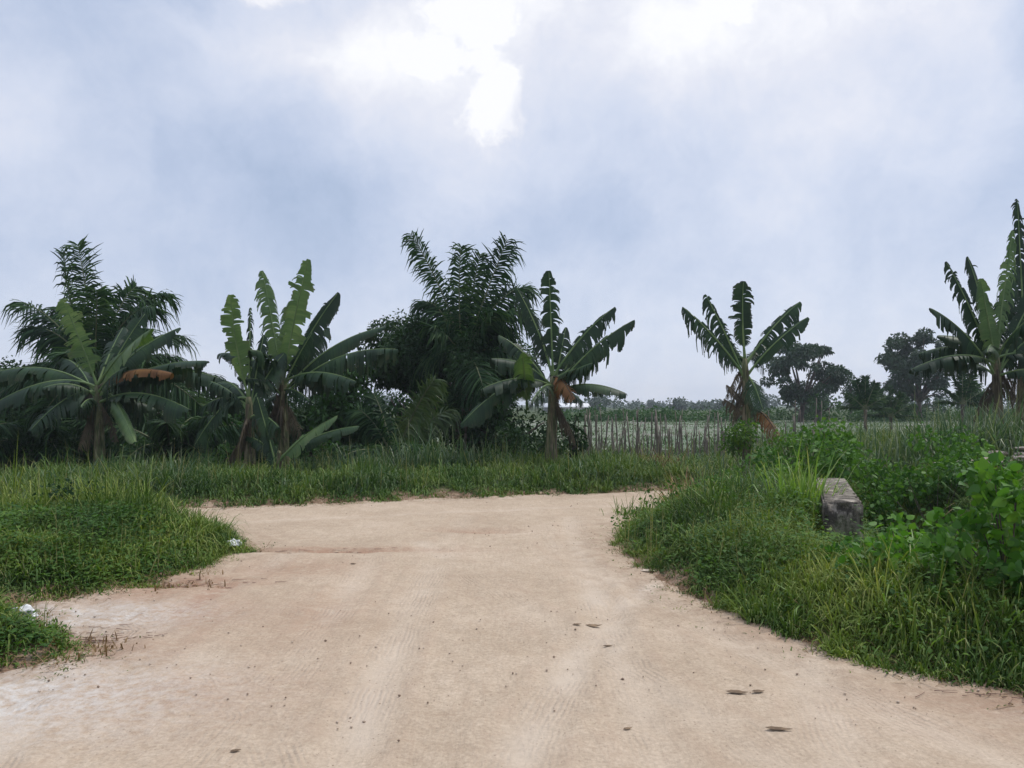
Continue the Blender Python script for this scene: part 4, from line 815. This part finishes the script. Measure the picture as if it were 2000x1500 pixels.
for px, Y, h, mt, lb in ((1470, 9.6, 1.0, 'reed', 'grey green weedy grass clump in front of the lone banana stem'), (1500, 8.0, .6, 'grass', 'small weedy grass clump below the bright lime clump'), (1478, 13.6, 1.3, 'reed', 'tall grass clump hiding the foot of the lone banana stem'), (1360, 12.5, 1.0, 'dry', 'brownish dry weed clump left of the lone banana stem'),
        (1290, 16.6, .9, 'dry', 'dry brown weed clump at the foot of the thick dark middle post'), (1420, 14.6, 1.1, 'reed', 'grey weed clump left of the lone banana stem, behind the dry one'), (1510, 12.0, 1.1, 'reed', 'grass clump right of the lone banana stem, among leafy bushes'),
        (1250, 11.2, .5, 'grass', 'short grass clump at the very tip of the right mound by the far road'), (1600, 6.4, .45, 'grass', 'low tousled grass clump before the concrete block, nearer the road'), (1720, 5.6, .5, 'grass', 'low tousled grass clump below the vines near the sandy road'),
        (1850, 5.0, .5, 'grass', 'low tousled grass clump nearest the lower right corner'), (1420, 7.4, .5, 'grass', 'tousled grass clump on the road side slope of the right mound'),
        (1200, 17.5, .8, 'reed', 'grey grass clump at the left part of the stake line'), (230, 8.3, .75, 'grass', 'tousled grass clump in the middle of the left bank'), (60, 8.0, .7, 'grass', 'tousled grass clump on the left bank at the frame edge'),
        (200, 10.2, .95, 'grass_dark', 'dark grass hump at the back of the left bank'), (30, 10.0, .95, 'grass_dark', 'dark grass hump at the back of the left bank by the frame edge'), (300, 7.6, .4, 'grass', 'low brown tipped grass clump at the road side of the left bank'),
        (345, 6.95, .16, 'dry', 'reddish brown dead grass clod in the washed out hollow by the left bank'), (170, 5.15, .16, 'dry', 'dead brown grass clod at the tip of the small lower left patch')):
    clump(px, Y, h, lb, mt, 260, .26 if h > .6 else .18, w=.011 if Y < 12 else .016, lean=(.05, .8), droop=(.2, 1.4))
clump(330, 9.3, .55, 'upright grass clump on the tip of the left bank', 'grass', 120, .16, w=.010, lean=(.05, .5))
clump(445, 8.95, .26, 'small grass tuft at the very tip of the left bank beside the white litter', 'grass', 60, .07, w=.008)
clump(130, 9.0, .75, 'leafy clump on the left bank', 'grass', 240, .3, w=.012)
clump(600, 8.0, .0001, 'x', n=1) if False else None

def shrub(x_, y_, rx_, h, label, mat, leaf=.08, n_per=900, nc=14, prof='oval', name='shrub', cat='shrub', asp=.6, group='leafy bushes on the right mound', ry_=None, zoff=0):
    z_ = float(tz(x_, y_)[0]) + zoff; root = empty(name, (x_, y_, z_), label, cat, group); cl_ = []; ry_ = ry_ or rx_
    for i in range(nc):
        a = rng.uniform(0, 2 * np.pi); r_ = math.sqrt(rng.random()); r = rng.uniform(.18, .34) * min(rx_ * 1.2, h * 1.4); top = h * (1 - .55 * r_ * r_)
        cx_, cy_ = x_ + math.cos(a) * r_ * rx_, y_ + math.sin(a) * r_ * ry_
        cl_.append((np.array([cx_, cy_, float(tz(cx_, cy_)[0]) + zoff + rng.uniform(.25, 1) * max(top - r, .05)]), r))
    base = np.array([x_, y_, z_ - .03]); lst = [(bez(base, (base + c) / 2, c, 5), np.linspace(.008, .003, 5)) for c, r in cl_]
    child('stems', tubes('stems', M['bark'], lst, 5), root); child('foliage', crown_mesh(cl_, M[mat], leaf, n_per, 'foliage', prof, flat=.8, shell=.35, asp=asp), root)
    return root
shrub(4.7, 11.2, .95, 1.3, 'leafy bush directly behind the concrete block', 'leaf_bush', .08, 1500, 22)
shrub(5.6, 10.2, .85, 1.25, 'dark leafy bush right of the far end of the concrete block', 'leaf_bush', .08, 1500, 20)
shrub(4.0, 11.9, .9, 1.2, 'leafy bush left of and behind the concrete block', 'leaf_bush', .08, 1300, 18)
shrub(5.15, 8.9, .6, .75, 'shaded bush on the ditch bank right of the concrete block', 'leaf_bush', .075, 1500, 16)
shrub(6.6, 11.4, 1.0, 1.25, 'leafy bush below the tall grass on the right', 'leaf_bush', .08, 1200, 18)
shrub(3.1, 10.6, .7, .8, 'low leafy bush behind the bright lime grass clump', 'leaf_bush', .07, 1300, 14)
shrub(6.1, 9.1, .6, .8, 'leafy bush at the right frame edge below the rubble heap', 'leaf_bush', .075, 1300, 14)
shrub(2.35, 8.9, .45, .5, 'small leaved bush in front of the tall upright lime grass', 'leaf_weed', .045, 1600, 12)
shrub(2.75, 9.9, .5, .7, 'small leaved bush left of the bright lime grass clump', 'leaf_bush', .05, 1500, 14)
shrub(2.1, 7.3, .35, .3, 'low leafy weed patch on the road side slope of the right mound', 'leaf_weed', .04, 1700, 9)
shrub(2.9, 5.05, .3, .26, 'low leafy weed patch nearest the road below the vines', 'leaf_weed', .04, 1700, 8)
shrub(1.9, 9.9, .45, .65, 'dark weedy bush at the tip of the right mound', 'leaf_weed', .05, 1600, 12)
# broad-leaved vines spilling over the near right side
V_ = 'broad leaved vines on the right'
shrub(3.42, 5.3, .48, 1.15, 'heap of broad heart shaped vine leaves at the right frame edge', 'leaf_lime', .085, 1500, 30, prof='heart', name='vine', cat='vine', asp=.85, group=V_)
shrub(3.0, 5.9, .5, .62, 'broad leaved vine sprawling left of the right edge heap', 'leaf_lime', .07, 1500, 20, prof='heart', name='vine', cat='vine', asp=.85, group=V_)
shrub(3.85, 6.6, .6, .85, 'broad leaved vine below the dark ditch', 'leaf_lime', .07, 1500, 20, prof='heart', name='vine', cat='vine', asp=.85, group=V_)
shrub(2.95, 5.4, .4, .3, 'low vine patch nearest the sandy road', 'leaf_weed', .08, 900, 12, prof='heart', name='vine', cat='vine', asp=.85, group=V_)
G_ = 'shrubs on the left bank'
shrub(-5.2, 9.0, .6, .75, 'low dark shrub on the left bank behind the grass', 'leaf_dark', .06, 1600, 14, group=G_)
shrub(-4.1, 8.3, .35, .4, 'small leafy shrub in the middle of the left bank', 'leaf_weed', .05, 1600, 10, group=G_)
shrub(-5.0, 7.3, .4, .38, 'small leafy shrub at the left frame edge of the bank', 'leaf_weed', .05, 1600, 10, group=G_)
shrub(-5.6, 8.0, .5, .5, 'leafy green shrub at the frame edge at the back of the left bank', 'leaf_bush', .05, 1500, 12, group=G_)
shrub(-4.6, 9.2, .4, .5, 'leafy green shrub at the back of the left bank near its tip', 'leaf_weed', .05, 1500, 12, group=G_)
shrub(-3.9, 7.0, .3, .24, 'low leafy weed patch near the road side of the left bank', 'leaf_weed', .04, 1800, 9, group=G_)

# ------------------------------------------------------------------ stakes along the field
SL = 'thin grey wooden stake in the rough line before the pale field'
proto = []
for i in range(4):
    h = 1.0; pts = np.stack([np.cumsum(rng.normal(0, .012, 6)), np.cumsum(rng.normal(0, .012, 6)), np.linspace(-.05, 1.12, 6)], -1)
    proto.append(tubes('stake', M['wood'], [(pts, np.linspace(.017, .011, 6) * (1 + .4 * (i == 3)))], 6, .15))
for i in range(120):
    px = 1128 + 490 * rng.random() if i > 88 else 1128 + 3.6 * i + rng.normal(0, 5); Y = rng.uniform(19.0, 22.5)
    if 1440 < px < 1475: continue
    x_ = at(px, 850, Y)[0]; o = bpy.data.objects.new('wooden_stake', proto[i % 4]); C.objects.link(o)
    o.location = (x_, Y, float(tz(x_, Y)[0])); o.rotation_euler = (rng.normal(0, .08), rng.normal(0, .09), rng.uniform(0, 6)); o.scale = (1, 1, rng.uniform(.55, 1.2)); tag(o, SL, 'stake', 'wooden stakes before the field')
for px, Y, h, tilt, r_, lb in ((1152, 18.0, .95, -.12, .03, 'dark thick leaning post at the left end of the stake line'), (1287, 19.2, 1.15, -.08, .035, 'thicker dark post in the middle of the stake line'), (1605, 14.9, 1.2, .0, .025, 'dark post right of the lone banana plant'), (1586, 15.4, 1.1, .03, .022, 'thin dark post left of the other post by the lone banana')):
    x_ = at(px, 850, Y)[0]; o = link('wooden_post', tubes('wooden_post', M['wood'], [(np.stack([np.linspace(0, tilt, 6), np.zeros(6), np.linspace(-.1, h, 6)], -1), np.full(6, r_))], 7, .15), label=lb, cat='post'); o.location = (x_, Y, float(tz(x_, Y)[0]))

# ------------------------------------------------------------------ concrete culvert block
m, k = newmat('weathered concrete')
pos = k.n('ShaderNodeTexCoord').outputs['Object']; nrm = k.n('ShaderNodeNewGeometry').outputs['Normal']
sx = k.n('ShaderNodeSeparateXYZ'); k.put(sx.inputs[0], nrm)
c = k.ramp(k.maprange(k.noise(pos, 5, 7, .65), .3, .7), [(0, (.10, .085, .065)), (.5, (.22, .19, .155)), (1, (.38, .335, .28))])
c = k.mix(k.maprange(k.noise(k.vm('MULTIPLY', pos, (1, 1, .5)), 9, 7, .75), .47, .56, 0, .92), c, (.055, .048, .04))
c = k.mix(k.maprange(k.noise(pos, 4, 6, .6), .56, .66, 0, .7), c, (.50, .44, .36))
c = k.mix(k.maprange(k.noise(pos, 2.5, 5, .6), .56, .7, 0, .6), c, (.09, .10, .05))
p = k.n('ShaderNodeBsdfPrincipled'); k.put(p.inputs['Base Color'], c); p.inputs['Roughness'].default_value = .95; p.inputs['Specular IOR Level'].default_value = .15
b = k.n('ShaderNodeBump'); b.inputs['Strength'].default_value = .8; b.inputs['Distance'].default_value = .02; k.put(b.inputs['Height'], k.noise(pos, 18, 6, .7)); k.put(p.inputs['Normal'], b.outputs[0])
k.put(k.n('ShaderNodeOutputMaterial').inputs[0], p.outputs[0])
import bmesh
def concrete(name, w_, l_, h_, loc, rz, label, cat, seg=.035):
    bm = bmesh.new(); bmesh.ops.create_cube(bm, size=1); bmesh.ops.scale(bm, vec=(w_, l_, h_), verts=bm.verts)
    bmesh.ops.bevel(bm, geom=list(bm.edges), offset=.018, segments=2, affect='EDGES')
    bmesh.ops.triangulate(bm, faces=bm.faces)
    for _ in range(5):
        e_ = [e for e in bm.edges if e.calc_length() > seg * 1.8]
        if not e_: break
        bmesh.ops.subdivide_edges(bm, edges=e_, cuts=1); bmesh.ops.triangulate(bm, faces=bm.faces)
    for v_ in bm.verts:
        co = v_.co; n1 = mnoise.noise(co * 4) * .012 + mnoise.noise(co * 16) * .006
        d_ = Vector((co.x / w_, co.y / l_, co.z / h_)); edge_ = sorted([abs(d_.x), abs(d_.y), abs(d_.z)])[1]
        chip = max(0, mnoise.noise(co * 6 + Vector((3, 1, 7))) - .05) * .16 if edge_ > .42 else 0
        v_.co = co * 1.0 + co.normalized() * (n1 - chip)
    me = bpy.data.meshes.new(name); bm.to_mesh(me); bm.free(); me.materials.append(m); me.polygons.foreach_set('use_smooth', np.ones(len(me.polygons), bool))
    o = link(name, me, label=label, cat=cat); o.location = loc; o.rotation_euler = (0, 0, rz); return o
p1, p2 = gp(1648, 990, .58), gp(1622, 935, .60); ctr = (p1 + p2) / 2; dv = p2 - p1; L_ = float(np.linalg.norm(dv[:2]))
concrete('concrete_block', .37, L_ - .15, 1.0, (float(ctr[0]), float(ctr[1]), .12), -math.atan2(dv[0], dv[1]), 'weathered concrete culvert wall stained with moss, half buried in grass', 'concrete block')

# rubble heap on the right
cr_ = gp(1985, 925, .55); bm = bmesh.new()
for i in range(46):
    r_ = bmesh.ops.create_icosphere(bm, subdivisions=2, radius=1); s_ = rng.uniform(.03, .16) ; off = Vector(rng.random(3) * 9); fx_ = rng.uniform(1, 1.8)
    x_, y_ = float(cr_[0]) + rng.normal(0, .5), float(cr_[1]) + rng.normal(0, .25); z_ = float(tz(x_, y_)[0]) + rng.uniform(.1, .38); a_ = rng.uniform(0, 3)
    for v_ in r_['verts']:
        q_ = Vector((v_.co.x * s_ * fx_, v_.co.y * s_, v_.co.z * s_ * .4)) * (1 + .5 * mnoise.noise(v_.co * 1.5 + off)); v_.co = Vector((q_.x * math.cos(a_) - q_.y * math.sin(a_) + x_, q_.x * math.sin(a_) + q_.y * math.cos(a_) + y_, q_.z + z_))
me = bpy.data.meshes.new('rubble'); bm.to_mesh(me); bm.free(); me.materials.append(M['rubble'])
link('rubble', me, label='heap of pale broken rubble behind the bushes at the right edge', cat='rubble', kind='stuff')

# ------------------------------------------------------------------ litter, fallen leaves and twigs on the road
def crumple(name, px, py, sx_, sy_, sz_, mat, label, cat, z=0.0):
    bm = bmesh.new(); bmesh.ops.create_icosphere(bm, subdivisions=3, radius=1); off = Vector(rng.random(3) * 9)
    for v_ in bm.verts:
        n_ = 1 + .45 * mnoise.noise(v_.co * 2 + off) + .2 * mnoise.noise(v_.co * 5 + off); v_.co = Vector((v_.co.x * sx_, v_.co.y * sy_, max(v_.co.z, -.2) * sz_)) * n_
    me = bpy.data.meshes.new(name); bm.to_mesh(me); bm.free(); me.materials.append(mat)
    p_ = gp(px, py, z); o = link(name, me, label=label, cat=cat); o.location = (float(p_[0]), float(p_[1]), float(tz(p_[0], p_[1])[0]) + .2 * sz_ + .04); o.rotation_euler = (0, 0, .2); return o
crumple('plastic_bag', 456, 1072, .08, .05, .055, M['plastic'], 'crumpled white plastic bag at the tip of the left grass bank', 'litter')
crumple('plastic_bag', 45, 1192, .10, .06, .07, M['plastic'], 'torn pale plastic bag lying in the grass at the left frame edge', 'litter', .1)
def fallen(px, py, ln, wd, rz, label, mat='dryleaf', curl=.12):
    p_ = gp(px, py, 0); n = 9; t = np.linspace(-1, 1, n); wv_ = wd * np.clip(1 - np.abs(t + .15 * (1 - t * t)) ** 1.8, .03, 1) * (1 + .12 * np.sin(t * 9)); z_ = curl * ln * (t ** 2) * .5
    rows_ = []
    for sgn, up in ((-1, .12), (0, 0), (1, .22)): rows_.append(np.stack([t * ln / 2, sgn * wv_ / 2, z_ + up * wv_ + .001], -1))
    v_ = np.concatenate(rows_); i = np.arange(n - 1); q_ = np.concatenate([np.stack([i + a_ * n, i + 1 + a_ * n, i + 1 + (a_ + 1) * n, i + (a_ + 1) * n], -1) for a_ in (0, 1)])
    o = link('fallen_leaf', mesh('fallen_leaf', v_, q_, mats=[M[mat]], smooth=True), label=label, cat='leaf', group='dry leaves on the road'); o.location = (float(p_[0]), float(p_[1]), float(road_z(p_[0], p_[1])[0][0])); o.rotation_euler = (0, 0, rz)
    md = o.modifiers.new('thickness', 'SOLIDIFY'); md.thickness = .0012
fallen(1160, 1219, .12, .045, .05, 'curled dark dry leaf in the middle of the road', curl=.22)
fallen(1127, 1222, .07, .025, .2, 'small dark dry leaf just left of the curled one mid road')
fallen(1187, 1256, .07, .022, .2, 'small thin dry leaf below the curled one mid road')
fallen(1440, 1358, .12, .04, -.1, 'light brown curled leaf on the road, left of a pair')
fallen(1481, 1358, .075, .03, .15, 'dark brown curled leaf on the road, right of a pair', curl=.16)
fallen(1521, 1430, .13, .03, -.15, 'long dark dry leaf nearest the bottom of the road', curl=.1)
fallen(1268, 1116, .18, .07, .1, 'pale flat leaf lying at the road edge under the right mound', 'paleleaf', curl=.08)
fallen(1226, 1424, .05, .02, .4, 'tiny dark leaf scrap low on the road left of the long leaf')
fallen(460, 1464, .05, .02, .4, 'tiny dark leaf scrap at the bottom left of the road')
fallen(690, 1100, .06, .03, .2, 'tiny dark leaf scrap on the road beyond the ruts')
def twigs(cx, cy, ax, ay, n, label, zz=.0):
    lst = []
    for i in range(n):
        x_, y_ = cx + rng.normal(0, ax), cy + rng.normal(0, ay); a = rng.normal(0, .5); l_ = rng.uniform(.03, .14); z_ = float(max(road_z(x_, y_)[0][0], tz(x_, y_)[0])) + .006 + zz
        p_ = np.array([x_, y_, z_]); d_ = np.array([math.cos(a), math.sin(a), rng.uniform(-.02, .04)]) * l_; lst.append((bez(p_, p_ + d_ * .5 + rng.normal(0, .004, 3), p_ + d_, 5), np.linspace(.0025, .001, 5)))
    me = tubes('twigs', M['twig'], lst, 5); link('twigs', me, label=label, cat='twigs', kind='stuff')
twigs(3.05, 4.22, .35, .10, 70, 'reddish dead twigs and roots strewn along the lower right road edge')
twigs(-3.05, 7.05, .28, .09, 60, 'reddish dead twigs at the washed out hollow by the left bank')
twigs(-2.95, 5.35, .2, .1, 60, 'dark dead twigs below the small lower left grass patch')
twigs(-2.0, 8.6, .5, .05, 24, 'thin dark twigs along the rut beside the white plastic bag')

# ------------------------------------------------------------------ haze
hv = boxm('haze', -700, 700, -30, 900, -3, 14, None) if False else None
m = bpy.data.materials.new('air haze'); m.use_nodes = True; m.node_tree.nodes.clear(); k = NG(m.node_tree)
pv = k.n('ShaderNodeVolumePrincipled'); pv.inputs['Color'].default_value = (.85, .92, 1, 1); pv.inputs['Density'].default_value = .0007; pv.inputs['Anisotropy'].default_value = .2
k.put(k.n('ShaderNodeOutputMaterial').inputs['Volume'], pv.outputs[0])
link('haze', boxm('haze', -650, 650, -35, 700, -3, 16, m), label='thin pale air haze over the whole place', cat='haze', kind='stuff')
